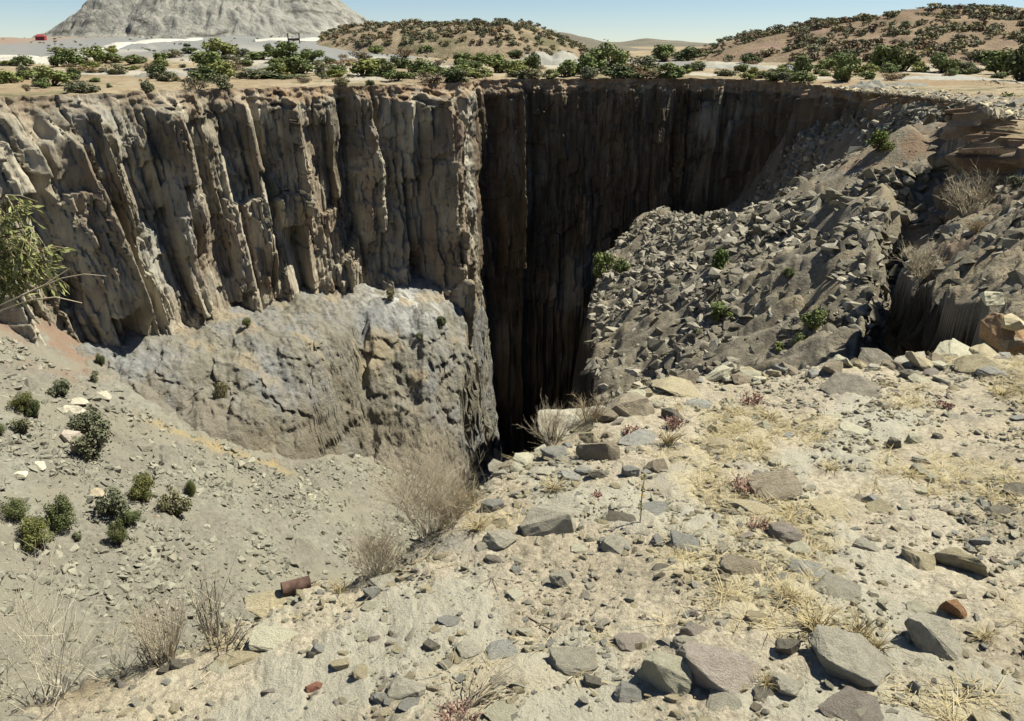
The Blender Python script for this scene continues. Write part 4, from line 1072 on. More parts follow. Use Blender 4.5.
for x, y, w_, h_, t, lb in ((601, 278, 23, 28, 'green', 'olive green bush at the rubble edge against the shaded wall'), (621, 274, 15, 17, 'green', 'smaller olive bush next to the one at the rubble edge'), (720, 273, 19, 27, 'bright', 'upright green bush in the middle of the rubble slope'),
                            (812, 329, 21, 22, 'green', 'green bush low on the rubble casting a dark shadow'), (722, 319, 25, 17, 'green', 'spreading olive bush below the upright one on the rubble'), (617, 291, 10, 8, 'grey', 'tiny grey green bush below the pair at the rubble edge'),
                            (788, 276, 10, 8, 'green', 'tiny green bush on open rubble above the low one'), (696, 336, 10, 9, 'grey', 'tiny grey bush on the lower rubble slope'), (880, 150, 24, 19, 'bright', 'bright green bush beside the reddish soil cone'), (800, 345, 14, 12, 'green', 'small dull green bush on rubble just above the near ledge'),
                            (779, 350, 12, 8, 'green', 'low dull green bush at the lowest visible rubble')):
    q = hit(x, y, rz_, 12, 300); k = np.linalg.norm(q) / F
    bush('bush', q, w_ * k, h_ * k, t, lb, group='bushes on the rubble slope')

# ================================================================== loose rock in the pit
def place_stuff(fn, x0, x1, y0, y1, n, s0, s1, pw, dens, seed, lo=0.55):
    rg = np.random.default_rng(seed); x = rg.uniform(x0, x1, n); y = rg.uniform(y0, y1, n)
    ok = rg.uniform(0, 1, n) < dens(x, y)
    x, y = x[ok], y[ok]; z = fn(x, y)
    pp = px_of(x, y, z); ok = (pp[0] > -40) & (pp[0] < 1064) & (pp[1] > -20) & (pp[1] < 760)
    x, y, z = x[ok], y[ok], z[ok]
    s_ = s0 * (s1 / s0) ** (rg.uniform(0, 1, len(x)) ** pw)
    if fn is rubble: s_ = s_ * np.clip(0.35 + 0.65 * (np.hypot(x, y) / 75.0), 0.45, 1.0)
    return np.stack([x, y, z], -1), s_
def rub_dens(x, y):
    xe = np.interp(y, redge[:, 1], redge[:, 0])
    c = np.hypot(x - APEX[0], y - APEX[1])
    return (x > xe) * np.clip(0.68 + 1.3 * fbm(x / 7, y / 9, 3, 421), 0.10, 1) * np.where(c < 10.5, 0.06, 1.0)
BP, BS = place_stuff(rubble, 4, 58, 18, 165, 190000, 0.13, 1.45, 5.0, rub_dens, 31)
od = np.argsort(-(BS / np.linalg.norm(BP, axis=1)))
NB = 290
cnt = {}
RLM = [(601, 278, 'the olive bush at the rubble edge'), (650, 215, 'the top of the rubble tongue'), (720, 262, 'the upright green bush'), (722, 330, 'the spreading olive bush'), (812, 325, 'the low green bush casting shadow'), (880, 150, 'the bright bush by the soil cone'), (912, 165, 'the reddish soil cone'),
       (740, 222, 'the foot of the shaded wall'), (790, 190, 'the shaded wall on open rubble'), (850, 200, 'the soil cone foot'), (880, 265, 'the rounded dry shrub by the gully'), (850, 300, 'the dark gully'), (620, 350, 'the chasm edge'), (660, 300, 'mid rubble beside the chasm'), (680, 360, 'the near ledge rocks'), (770, 300, 'open rubble between two green bushes'), (800, 250, 'open mid rubble'), (930, 125, 'the crumbling rim'), (960, 110, 'the terrace rim'), (610, 390, 'the ledge beside the chasm'), (842, 347, 'the dull bush by the ledge'), (776, 352, 'the lowest dull bush'), (868, 335, 'the gully mouth'), (737, 352, 'the ledge under the spreading bush'), (705, 380, 'the tan ledge block'), (650, 345, 'the lower chasm lip'), (830, 285, 'bare ground above the low bush')]
def rub_zone(px_, py_):
    t = min(RLM, key=lambda t: (t[0] - px_) ** 2 + (t[1] - py_) ** 2 * 2)
    dx, dy = px_ - t[0], py_ - t[1]
    return ('uphill of ' if dy < -abs(dx) else 'downhill of ' if dy > abs(dx) else 'gully-side of ' if dx > 0 else 'chasm-side of ') + t[2]
for j, i in enumerate(od[:NB]):
    q = BP[i]; s_ = BS[i]; rg2 = random.Random(int(i))
    pp = px_of(*q)
    st = rg2.choice(['block', 'block', 'slab', 'wedge'])
    pale = rg2.random() < 0.35
    zn = rub_zone(*pp)
    big = 'huge' if s_ > 1.25 else 'large' if s_ > 1.0 else 'mid-sized' if s_ > 0.75 else 'small'
    sw = dict(block='blocky', slab='flat', wedge='wedge-shaped')[st]
    lb = '%s %s %s boulder %s' % (big, 'pale' if pale else 'grey', sw, zn)
    o = rock_obj('boulder', rg2.choice(ROCKV[st]), R_BOULL if pale else R_BOUL, q + np.array([0, 0, 0.04 * s_]), (s_ * rg2.uniform(0.9, 1.5), s_ * rg2.uniform(0.7, 1.1), s_ * rg2.uniform(0.4, 0.8)), rg2.uniform(0, 6.28), (rg2.gauss(0, 0.3), rg2.gauss(0, 0.3) - 0.4))
    tag(o, lb, 'boulder', 'boulders ' + zn)
rest = od[NB:]; n = len(rest)
RB = [(COARSE[i], (R_BOUL, R_BOUL, R_BOULL)[i % 3]) for i in range(10)]
ss = BS[rest][:, None] * rng.uniform(0.7, 1.35, (n, 3)) * np.array([1.25, 1.0, 0.6])
scatter('rubble', BP[rest] + np.array([0, 0, 1]) * (0.1 * BS[rest])[:, None], rand_rot(n, 0.5), ss, rng.integers(0, 10, n), RB, 'mass of broken grey rock covering the steep slope', 'rubble')
def spur_dens(x, y): return (x > np.interp(y, sedge[:, 1], sedge[:, 0]) + 0.1) * np.clip(0.75 + 0.6 * fbm(x / 4, y / 4, 3, 423), 0.15, 1)
SPp, SPs = place_stuff(spur, 7, 34, 8.5, 48, 22000, 0.07, 0.6, 3.0, spur_dens, 33)
n = len(SPp)
scatter('loose_stones', SPp + np.array([0, 0, 1]) * (0.12 * SPs)[:, None], rand_rot(n, 0.45), SPs[:, None] * rng.uniform(0.7, 1.3, (n, 3)) * np.array([1.2, 1, 0.65]), rng.integers(0, 10, n), RB, 'loose broken stones covering the steep spur', 'stones')
def tal_dens(x, y):
    yt = np.interp(x, toe[:, 0], toe[:, 1])
    return (y < yt + 1) * np.clip(0.5 + 0.9 * fbm(x / 10, y / 10, 3, 425), 0.1, 1)
TPp, TPs = place_stuff(talus, -75, -2, 22, 118, 90000, 0.14, 1.0, 3.6, tal_dens, 35)
od = np.argsort(-TPs)
R_TAL = m_rock('talus_stone', (0.157, 0.15, 0.113), (0.225, 0.216, 0.168), (0.289, 0.282, 0.227), 2.0, None, 0.05)
R_TALL = m_rock('pale_talus_stone', (0.221, 0.203, 0.155), (0.285, 0.267, 0.205), (0.34, 0.324, 0.259), 2.0, None, 0.05)
n = len(TPp)
scatter('gravel', TPp + np.array([0, 0, 1]) * (0.08 * TPs)[:, None], rand_rot(n, 0.4), TPs[:, None] * rng.uniform(0.7, 1.3, (n, 3)) * np.array([1.25, 1, 0.6]), rng.integers(0, 10, n), [(COARSE[i], (R_TAL, R_TAL, R_TALL)[i % 3]) for i in range(10)], 'grey broken stones strewn over the gravel slope in the pit', 'gravel')
for k, (x, y, w_, h_, c, lb) in enumerate(((75, 413, 18, 10, 'grey', 'pale boulder at the top of the heap behind the stacked bushes'), (80, 404, 14, 8, 'grey', 'grey slab boulder highest in the heap above the stacked bushes'), (104, 398, 14, 6, 'grey', 'flat pale slab leaning above the stacked bushes'), (72, 441, 20, 12, 'pink', 'pinkish flat boulder touching the stacked bushes'),
                                           (77, 450, 12, 8, 'dark', 'dark boulder under the pinkish flat one'), (96, 412, 10, 9, 'dark', 'dark boulder directly above the stacked bushes'), (98, 495, 13, 9, 'brown', 'brownish boulder beside the round bush above the cluster'), (40, 468, 12, 7, 'grey', 'grey block lying alone on open gravel'),
                                           (145, 450, 14, 6, 'dark', 'flat grey slab on gravel near the ochre seam'), (20, 477, 12, 7, 'grey', 'grey block on the gravel above the lone round bush'), (312, 498, 8, 7, 'cream', 'single white stone on the gravel under the outcrop'), (67, 521, 10, 5, 'brown', 'brownish slab behind the tall joined bush'), (160, 520, 10, 6, 'brown', 'brownish stone between the cluster and the tall bush'))):
    q = hit(x, y, tz, 20, 300); s_ = w_ * np.linalg.norm(q) / F
    o = rock_obj('boulder', ROCKV['block'][k % 5], ROCKM[c], q + np.array([0, 0, 0.15 * s_]), (s_, s_ * 0.8, s_ * h_ / w_ * 0.9), random.uniform(-0.4, 0.4), (random.gauss(0, 0.15), 0.3))
    tag(o, lb, 'boulder', 'boulders on the gravel slope')

# ================================================================== near ground: rocks one by one
def nz(x, y): return near(x, y)
def near_pt(px_, py_):
    for j in range(40):
        q = hit(px_, py_ + 3 * j, nz, 0.6, 30)
        if q is not None and math.hypot(q[0], q[1]) < np.interp(math.degrees(math.atan2(q[0], q[1])), eph, erad) * 1.03: return q
    return q
NR = [  # x, base y, w, h, colour, style, label
 (548, 540, 60, 46, 'grey', 'block', 'pale grey squarish boulder standing alone mid-ground, the biggest near the dry bush'),
 (631, 419, 54, 30, 'brown', 'wedge', 'brown slab with a dark front face tilted at the cliff edge'),
 (572, 440, 74, 28, 'grey', 'slab', 'broad pale grey slab at the cliff edge beside the small dry bush'),
 (598, 464, 46, 36, 'brown', 'wedge', 'grey brown wedge rock below the tilted slab'),
 (638, 448, 38, 15, 'blue', 'slab', 'flat grey slab lying under the tilted brown slab'),
 (655, 475, 27, 20, 'brown', 'block', 'grey brown block between the flat slab and the weed stalk'),
 (630, 480, 20, 16, 'blue', 'round', 'small blue grey stone beside the weed stalk'),
 (597, 482, 20, 14, 'dark', 'block', 'small dark stone under the grey brown wedge'),
 (570, 483, 22, 13, 'blue', 'block', 'bluish stone left of the small dark stone below the wedge'),
 (725, 453, 36, 9, 'tan', 'slab', 'thin flat tan slab lying alone on the straw'),
 (676, 400, 52, 18, 'tan', 'slab', 'broad tan grey slab embedded near the cliff edge'),
 (655, 384, 22, 12, 'dark', 'block', 'small dark stone on the cliff edge above the broad tan slab'),
 (641, 392, 16, 15, 'cream', 'wedge', 'small cream triangular stone at the cliff edge'),
 (697, 411, 28, 11, 'blue', 'slab', 'flat blue grey stone beside the broad tan slab'),
 (671, 424, 24, 18, 'dark', 'block', 'dark grey block beside a red succulent'),
 (655, 521, 34, 12, 'blue', 'slab', 'flat bluish stone right of the weed stalk foot'),
 (622, 527, 34, 9, 'dark', 'slab', 'thin dark slab at the foot of the weed stalk'),
 (772, 503, 54, 32, 'brown', 'slab', 'large grey brown flat slab with a red succulent at its corner'),
 (744, 515, 52, 11, 'tan', 'slab', 'thin tan slab in front of the large grey brown slab'),
 (500, 552, 38, 25, 'grey', 'block', 'grey stone left of the pale squarish boulder'),
 (492, 514, 26, 20, 'blue', 'round', 'blue grey stone at the foot of the tall dry bush'),
 (617, 556, 32, 22, 'grey', 'block', 'grey stone right of the pale squarish boulder'),
 (579, 556, 20, 11, 'cream', 'slab', 'small cream chip in front of the pale squarish boulder'),
 (591, 545, 13, 9, 'cream', 'block', 'tiny cream chip touching another beside the pale boulder'),
 (562, 590, 27, 24, 'grey', 'wedge', 'grey wedge stone below the pale squarish boulder'),
 (684, 555, 34, 20, 'blue', 'slab', 'layered blue grey stone right of the two grey stones'),
 (740, 579, 44, 25, 'brown', 'round', 'rounded brown grey cobble on the straw'),
 (663, 577, 22, 9, 'dark', 'slab', 'flat dark chip between the rounded cobble and the grey wedge'),
 (494, 567, 20, 11, 'dark', 'round', 'small dark blue stone under the grey stone'),
 (866, 554, 26, 15, 'grey', 'block', 'grey stone left of the cream and black boulder'),
 (800, 558, 24, 15, 'cream', 'block', 'cream stone with a dark side near the rounded cobble'),
 (915, 573, 34, 24, 'tan', 'slab', 'pale tan slab beside the cream and black boulder'),
 (958, 575, 48, 38, 'tan', 'wedge', 'big cream boulder with a black shaded face near the right edge of the ground'),
 (808, 583, 40, 18, 'blue', 'slab', 'rough blue grey slab half buried in straw'),
 (836, 600, 42, 19, 'grey', 'slab', 'grey slab just below the rough bluish slab'),
 (846, 684, 74, 58, 'grey', 'slab', 'large grey rock with a pinkish slanting face among straw tufts'),
 (936, 664, 62, 54, 'grey', 'slab', 'large rugged grey rock in the corner ground beside an orange stone'),
 (952, 619, 22, 19, 'rust', 'block', 'orange stone behind the large rugged grey rock'),
 (786, 660, 22, 22, 'dark', 'wedge', 'dark grey upright stone left of the large pinkish grey rock'),
 (781, 698, 32, 22, 'grey', 'slab', 'grey stone at the bottom below the upright dark stone'),
 (850, 728, 56, 32, 'pink', 'slab', 'large pinkish slab cut by the bottom of the photo'),
 (664, 698, 50, 46, 'cream', 'slab', 'bright cream rock touching the big dark and pink rock'),
 (716, 698, 82, 44, 'pink', 'block', 'big pinkish rock with a dark front touching the bright cream rock'),
 (630, 654, 34, 20, 'pink', 'slab', 'pinkish tan slab above the bright cream rock'),
 (686, 653, 28, 18, 'grey', 'round', 'grey rounded stone right above the big dark and pink rock'),
 (693, 640, 26, 18, 'pink', 'slab', 'pink stone behind the grey rounded stone'),
 (573, 678, 48, 30, 'grey', 'slab', 'grey blue block left of the bright cream rock'),
 (731, 722, 46, 24, 'grey', 'slab', 'grey slab at the bottom under the big pinkish rock'),
 (628, 706, 28, 20, 'blue', 'slab', 'blue grey flat stone under the pinkish tan slab near the bottom'),
 (592, 690, 20, 12, 'dark', 'block', 'dark stone between the grey blue block and the bottom'),
 (407, 702, 36, 24, 'grey', 'block', 'grey brown block near the bottom by the fan of dry sticks'),
 (380, 706, 18, 12, 'blue', 'block', 'small bluish stone left of the grey brown block'),
 (410, 715, 24, 13, 'blue', 'block', 'pale bluish stone under the grey brown block'),
 (502, 727, 38, 20, 'cream', 'slab', 'cream stone cut by the bottom beside the dry sticks'),
 (371, 602, 18, 16, 'blue', 'block', 'bluish stone beside the long fallen twig'),
 (372, 613, 18, 9, 'cream', 'slab', 'cream chip under the bluish stone by the twig'),
 (450, 629, 24, 12, 'blue', 'slab', 'blue grey chip in open ground left of the dark twig'),
 (432, 653, 18, 11, 'dark', 'block', 'small dark grey chip above the grey brown block'),
 (470, 660, 28, 17, 'grey', 'slab', 'grey stone behind the fan of dry sticks'),
 (502, 663, 34, 22, 'blue', 'slab', 'bluish slab behind the tips of the dry sticks'),
 (278, 650, 50, 18, 'cream', 'slab', 'long cream slab lying in pale gravel at the lower ledge'),
 (240, 668, 44, 12, 'tan', 'slab', 'long thin pale slab below the cream slab'),
 (315, 694, 16, 11, 'red', 'block', 'small brick red stone near the bottom'),
 (318, 656, 13, 12, 'blue', 'block', 'bluish stone just right of the long cream slab'),
 (311, 663, 10, 12, 'dark', 'block', 'dark chip under the bluish stone by the cream slab'),
 (340, 672, 18, 15, 'tan', 'wedge', 'tan wedge stone right of the brick red stone'),
 (176, 672, 16, 12, 'dark', 'block', 'dark greenish stone of a pair on the lower ledge'),
 (164, 676, 12, 10, 'dark', 'block', 'smaller dark stone of the pair on the lower ledge'),
 (258, 632, 12, 10, 'dark', 'block', 'dark stone beneath the dead twigs at the ledge'),
 (282, 608, 18, 9, 'grey', 'slab', 'grey chip in front of the buried pale slab'),
 (294, 606, 14, 9, 'cream', 'block', 'cream chip in front of the buried pale slab'),
 (280, 606, 66, 20, 'tan', 'slab', 'wide pale slab half buried at the ledge under the rusty can'),
 (852, 437, 26, 10, 'cream', 'slab', 'pale chip with a dark side on open ground'),
 (893, 452, 13, 14, 'dark', 'block', 'dark brown upright stone on open ground'),
 (915, 446, 16, 11, 'cream', 'block', 'pale chip beside the dark brown upright stone'),
 (938, 442, 12, 8, 'dark', 'block', 'dark chip right of the pale chip on open ground'),
 (918, 477, 16, 10, 'cream', 'block', 'cream chip below the dark brown upright stone'),
 (1015, 500, 22, 16, 'dark', 'block', 'dark stone at the photo edge on open ground'),
 (1000, 520, 28, 12, 'dark', 'slab', 'dark slab left of the stone at the photo edge'),
 (880, 516, 26, 14, 'tan', 'slab', 'tan slab in open ground above the grey stone'),
 (905, 514, 15, 8, 'cream', 'slab', 'cream chip beside the tan slab in open ground'),
 (831, 522, 42, 14, 'tan', 'slab', 'flat tan slab half buried in the straw'),
 (784, 546, 36, 26, 'pink', 'round', 'pinkish half buried boulder below the large grey brown slab'),
 (852, 398, 62, 13, 'dark', 'slab', 'long low dark slab behind the open ground'),
 (919, 387, 22, 9, 'cream', 'slab', 'cream slab near the far edge of the ledge'),
 (960, 362, 44, 18, 'cream', 'slab', 'pale slab on the ledge edge before the dark gully'),
 (880, 362, 42, 12, 'dark', 'slab', 'dark slab on the ledge edge before the dark gully'),
 (985, 356, 30, 14, 'tan', 'block', 'tan block at the ledge edge under the orange outcrop'),
 (790, 371, 26, 15, 'brown', 'block', 'brown block on the ledge edge below the rubble'),
 (741, 379, 24, 14, 'tan', 'block', 'tan block on the ledge edge below the rubble'),
 (722, 373, 20, 14, 'dark', 'block', 'dark block next to the tan block on the ledge edge'),
 (500, 462, 26, 18, 'grey', 'block', 'grey rock at the cliff edge right of the tall dry bush'),
 (530, 445, 24, 16, 'brown', 'block', 'brown rock at the cliff edge before the dark chasm'),
 (520, 475, 22, 14, 'cream', 'block', 'cream rock just inside the cliff edge near the tall dry bush'),
 (553, 462, 30, 20, 'blue', 'block', 'bluish block under the broad pale grey slab'),
 (540, 478, 26, 14, 'grey', 'slab', 'grey flat stone left of the bluish stone below the slab'),
]
for k, (x, yb, w_, h_, c, st, lb) in enumerate(NR):
    q = near_pt(x, yb - 2)
    dist = float(np.linalg.norm(q)); mpp = dist / F
    dl = math.asin(-q[2] / dist)
    W = w_ * mpp; hw = h_ * mpp
    Dp = W * (0.62 if st != 'slab' else 0.75)
    H = (hw - Dp * math.sin(dl) * 0.8) / math.cos(dl)
    H = max(H, W * (0.4 if st != 'slab' else 0.2))
    if hw < Dp * math.sin(dl) * 0.8: Dp = max(hw / math.sin(dl), W * 0.4)
    me = rock_mesh(700 + k * 3, st, True)
    fwd = np.array([q[0], q[1]]) / math.hypot(q[0], q[1])
    c0 = q + np.array([fwd[0] * Dp * 0.45, fwd[1] * Dp * 0.45, 0])
    c0[2] = float(near(np.array([c0[0]]), np.array([c0[1]]))[0])
    c0[2] = max(c0[2], q[2] - 0.03)
    rr3 = random.Random(k)
    tx_ = 0.0 if 'dark front' in lb or 'upright' in lb else 0.6 if c == 'cream' and W > 0.12 else 0.30 if W > 0.12 else 0.15
    if W > 0.1 and tx_ > 0: H *= 0.85
    o = rock_obj('rock', me, ROCKM[c], (c0[0], c0[1], c0[2] + H * 0.24), (W * 0.97, Dp * 1.0, H * 1.2), math.atan2(-q[0], q[1]) + rr3.uniform(-0.35, 0.35), (tx_ * (0.6 if c == 'cream' else 1) + rr3.gauss(0, 0.08), (0.32 if c == 'cream' else 0.10) + rr3.gauss(0, 0.08)))
    tag(o, lb, 'rock', 'larger rocks on the near ground')

# orange stained outcrop boulder on the end of the spur
q = at_depth(1004, 334, 9.5)
o = rock_obj('boulder', rock_mesh(953, 'block'), m_rock('orange_banded_rock', (0.24, 0.15, 0.085), (0.33, 0.215, 0.12), (0.40, 0.34, 0.25), 2.2), (q[0], q[1], q[2]), (0.52, 0.6, 0.44), 0.9, (0.2, 0.2))
tag(o, 'orange stained boulder overhanging the dark gully at the end of the spur', 'boulder')
for k, (x, y, w_, c, lb) in enumerate(((991, 297, 24, 'cream', 'pale stone perched on the orange stained boulder'), (1014, 322, 26, 'tan', 'tan stone beside the orange stained boulder at the photo edge'), (1010, 343, 22, 'brown', 'brown stone under the orange stained boulder'))):
    q = at_depth(x, y, 9.3); s_ = w_ * 9.8 / F
    o = rock_obj('rock', ROCKV['block'][k], ROCKM[c], tuple(q), (s_, s_ * 0.9, s_ * 0.6), k * 1.3, (0.1, 0.1)); tag(o, lb, 'rock')

# smaller stones: the bigger ones singly, the rest as pebbles
NLM = [(548, 525, 'the pale squarish boulder'), (630, 410, 'the tilted brown slab'), (575, 430, 'the broad pale edge slab'), (598, 455, 'the grey brown wedge rock'), (725, 450, 'the thin lone tan slab'), (772, 490, 'the large grey brown slab'), (640, 515, 'the weed stalk'), (740, 570, 'the rounded cobble'),
       (565, 578, 'the grey wedge stone'), (958, 560, 'the cream and black boulder'), (825, 585, 'the rough bluish slab'), (846, 655, 'the pinkish faced rock'), (936, 640, 'the large rugged rock'), (664, 675, 'the bright cream rock'), (716, 680, 'the big pinkish rock'), (573, 663, 'the grey blue block'), (407, 690, 'the grey brown block at the bottom'),
       (480, 690, 'the fan of dry sticks'), (278, 642, 'the long cream slab'), (372, 605, 'the long fallen twig'), (283, 585, 'the rusty can'), (430, 510, 'the tall dry bush'), (893, 447, 'the dark brown upright stone'), (1005, 505, 'the dark stones at the photo edge'), (852, 393, 'the long low dark slab'), (940, 365, 'the pale edge slab by the gully'),
       (760, 375, 'the ledge edge blocks'), (450, 600, 'open ground under the tall dry bush'), (180, 670, 'the pair of dark stones'), (315, 690, 'the brick red stone'), (880, 515, 'the tan slab on open ground'), (830, 460, 'the low straw tuft'), (620, 620, 'open ground above the pinkish slab'), (690, 600, 'the flat dark chip')]
def near_zone(px_, py_):
    return 'near ' + min(NLM, key=lambda t: (t[0] - px_) ** 2 + (t[1] - py_) ** 2)[2]
rg = np.random.default_rng(77)
cand = []
for t in range(2600):
    r_ = 1.3 + 6.2 * math.sqrt(rg.uniform()); a = math.radians(rg.uniform(-44, 42))
    x, y = math.sin(a) * r_, math.cos(a) * r_
    if r_ > np.interp(math.degrees(a), eph, erad) * 0.99: continue
    s_ = 0.020 * (3.6) ** (rg.uniform() ** 3.0)
    s_ *= 1.5 if r_ > np.interp(math.degrees(a), eph, erad) * 0.86 else 1.0
    cand.append((s_ / r_, x, y, s_))
cand.sort(reverse=True)
CN = ['grey', 'blue', 'tan', 'cream', 'brown', 'dark', 'pink']; CPR = [0.24, 0.12, 0.30, 0.18, 0.08, 0.03, 0.05]
CW = dict(grey='grey', blue='bluish', tan='tan', cream='cream', brown='brown', dark='dark', pink='pinkish', rust='orange')
cx_ = np.array([c[1] for c in cand[:200]]); cy_ = np.array([c[2] for c in cand[:200]]); cz_ = near(cx_, cy_)
for i in range(200):
    s_ = cand[i][3]; c = rg.choice(CN, p=CPR); st = rg.choice(['block', 'slab', 'slab', 'wedge', 'round'], p=[0.3, 0.25, 0.15, 0.2, 0.1])
    o = rock_obj('stone', ROCKV[st][int(rg.integers(0, 5))], ROCKM[c], (cx_[i], cy_[i], cz_[i] + s_ * 0.12), (s_ * rg.uniform(0.9, 1.5), s_ * rg.uniform(0.7, 1.1), s_ * (rg.uniform(0.25, 0.45) if st == 'slab' else rg.uniform(0.5, 0.8))), rg.uniform(0, 6.28), (rg.normal(0, 0.15), rg.normal(0, 0.15)))
    pp = px_of(cx_[i], cy_[i], cz_[i]); zn = near_zone(*pp)
    tag(o, '%s %s %s stone %s' % ('tiny' if s_ < 0.034 else 'small' if s_ < 0.052 else 'fist-sized', CW[c], dict(block='blocky', slab='flat', wedge='wedge-shaped', round='rounded')[st], zn), 'stone', 'small loose stones on the near ground')
# broken rocks heaped along the lip of the ledge
rgl = np.random.default_rng(303)
for k in range(46):
    px_ = rgl.uniform(490, 1015); py_ = float(np.interp(px_, [p_[0] for p_ in EDGE_PX], [p_[1] for p_ in EDGE_PX])) + 3 + 26 * rgl.beta(1.0, 2.4)
    q = near_pt(px_, py_); sz = rgl.uniform(12, 30) * np.linalg.norm(q) / F; st = ['block', 'slab', 'wedge'][int(rgl.integers(0, 3))]; c = ['grey', 'tan', 'cream', 'blue', 'brown'][int(rgl.integers(0, 5))]
    o = rock_obj('rock', ROCKV[st][int(rgl.integers(0, 5))], ROCKM[c], (q[0], q[1], q[2] + sz * 0.14), (sz * rgl.uniform(0.9, 1.3), sz * rgl.uniform(0.7, 1.0), sz * rgl.uniform(0.4, 0.75)), rgl.uniform(0, 6.28), (rgl.normal(0.15, 0.2), rgl.normal(0.1, 0.2)))
    tag(o, '%s %s %s rock on the ledge lip %s' % ('big' if sz > 0.13 else 'small', CW[c], dict(block='blocky', slab='flat', wedge='wedge')[st], near_zone(px_, py_).replace('near ', 'by ', 1)), 'rock', 'broken rocks along the ledge lip')
n0 = 420000
r_ = 0.9 + 7.5 * np.sqrt(rng.uniform(0, 1, n0)); a = np.radians(rng.uniform(-48, 44, n0)); x = np.sin(a) * r_; y = np.cos(a) * r_
dn = np.clip(0.36 + 0.75 * fbm(x / 0.6, y / 0.6, 3, 431), 0.05, 1)
ok = (rng.uniform(0, 1, n0) < dn) & (r_ < np.interp(np.degrees(a), eph, erad) * 1.02)
x, y = x[ok], y[ok]; n = len(x)
s_ = 0.0062 * 5.5 ** (rng.uniform(0, 1, n) ** 4.2)
PEB = [(COARSE[i % 10], [R_GREY, R_BLUE, R_TAN, R_CREAM, R_TAN, R_TAN, R_GREY, R_BROWN, R_CREAM, R_TAN, R_PINK, R_GREY, R_CREAM][i % 13]) for i in range(13)]
scatter('pebbles', np.stack([x, y, near(x, y) + 0.15 * s_], -1), rand_rot(n, 0.3), s_[:, None] * rng.uniform(0.7, 1.35, (n, 3)) * np.array([1.25, 1, 0.6]), rng.integers(0, 13, n), PEB, 'small mixed pebbles and chips strewn over the near ground', 'pebbles')

# rusty can
q = near_pt(297, 570); L_ = 26 * np.linalg.norm(q) / F; rad = L_ * 0.24
ct = empty('rusty_can', (q[0], q[1], q[2] + rad * 1.5), 'rusty brown tin can lying on the ledge above the buried pale slab', 'can', rz=math.radians(25))
bm = bmesh.new(); sg = 20
prof = [(-0.5, 0.86), (-0.5, 1.03), (-0.47, 1.03), (-0.46, 0.98), (-0.2, 0.98), (-0.18, 1.0), (0, 0.96), (0.18, 1.0), (0.2, 0.98), (0.46, 0.98), (0.47, 1.03), (0.5, 1.03), (0.5, 0.86)]
rings = [[bm.verts.new((t * L_, math.cos(2 * PI * j / sg) * r * rad * (1 + 0.05 * math.sin(3 * j + 9 * t)), math.sin(2 * PI * j / sg) * r * rad)) for j in range(sg)] for t, r in prof]
for i in range(len(rings) - 1):
    for j in range(sg): bm.faces.new((rings[i][j], rings[i][(j + 1) % sg], rings[i + 1][(j + 1) % sg], rings[i + 1][j]))
bm_link('body', bm, M_RUSTCAN, ct, True)
for sx in (-0.485, 0.485):
    bm = bmesh.new(); bmesh.ops.create_cone(bm, cap_ends=True, segments=sg, radius1=rad * 0.95, radius2=rad * 0.95, depth=L_ * 0.012, matrix=Matrix.Translation((sx * L_, 0, 0)) @ Matrix.Rotation(PI / 2, 4, 'Y')); bm_link('end_cap', bm, M_RUSTCAN, ct)

# ================================================================== dry plants at the edge
def plant(name, px_, py_, hpx, wpx, label, cat, n, mat, depth=2, kids=4, r_px=0.45, curl=0.25, up=1.0, seed=0, base=0.12, part='twigs', extra=None):
    q = near_pt(px_, py_)
    k = np.linalg.norm(q) / F; rg_ = np.random.default_rng(seed)
    e = empty(name, q, label, cat)
    h = hpx * k / 0.92
    ls = twig_lines(rg_, n, h, wpx / hpx * 0.62, r_px * k, depth, kids, curl, up, base * wpx * k)
    tube_obj(part, ls, mat, e)
    st = [(l[0], l[1] * 1.6) for l in ls if len(l[0]) == 5][:max(3, n // 3)]
    if extra: tube_obj('stem', st, extra, e)
    return e, ls, k
plant('dry_bush', 430, 522, 112, 95, 'tall fine grey brown dry bush at the cliff edge', 'dry bush', 66, T_DRY, 2, 7, 0.30, 0.34, 0.6, seed=1)
plant('dry_bush', 376, 548, 52, 75, 'low brown dry bush beside the tall grey one', 'dry bush', 60, T_DRY, 2, 6, 0.40, 0.35, seed=2)
plant('dry_bush', 448, 515, 60, 60, 'straw brown seedy bush tucked into the tall dry bush', 'dry bush', 40, T_BRN, 2, 4, 0.38, 0.3, seed=22)
plant('dry_bush', 553, 430, 52, 50, 'small pale dry bush silhouetted against the dark chasm', 'dry bush', 34, T_DRY, 2, 4, 0.36, 0.25, seed=3, extra=T_DARKT)
plant('dry_bush', 588, 418, 42, 36, 'brown seedy bush behind the broad grey slab', 'dry bush', 30, T_BRN, 2, 4, 0.42, 0.3, seed=4, extra=T_DARKT)
plant('dry_reeds', 165, 628, 88, 70, 'upright greyish straw dry reeds on the lower ledge', 'dry reeds', 90, T_DRY, 1, 2, 0.4, 0.12, 1.5, seed=5)
plant('dry_reeds', 213, 622, 90, 40, 'pale bleached upright stalks beside the straw reeds', 'dry reeds', 24, T_PALE, 1, 3, 0.6, 0.12, 1.5, seed=6, extra=T_DARKT)
plant('bare_shrub', 48, 672, 135, 130, 'bleached bare shrub with wide pale branches in the lower corner', 'bare shrub', 20, T_PALE, 2, 5, 0.62, 0.25, 0.6, seed=7)
plant('bare_shrub', 110, 658, 60, 110, 'thin pale leafless shrub beside the bleached one', 'bare shrub', 16, T_PALE, 2, 4, 0.45, 0.25, 0.5, seed=8)
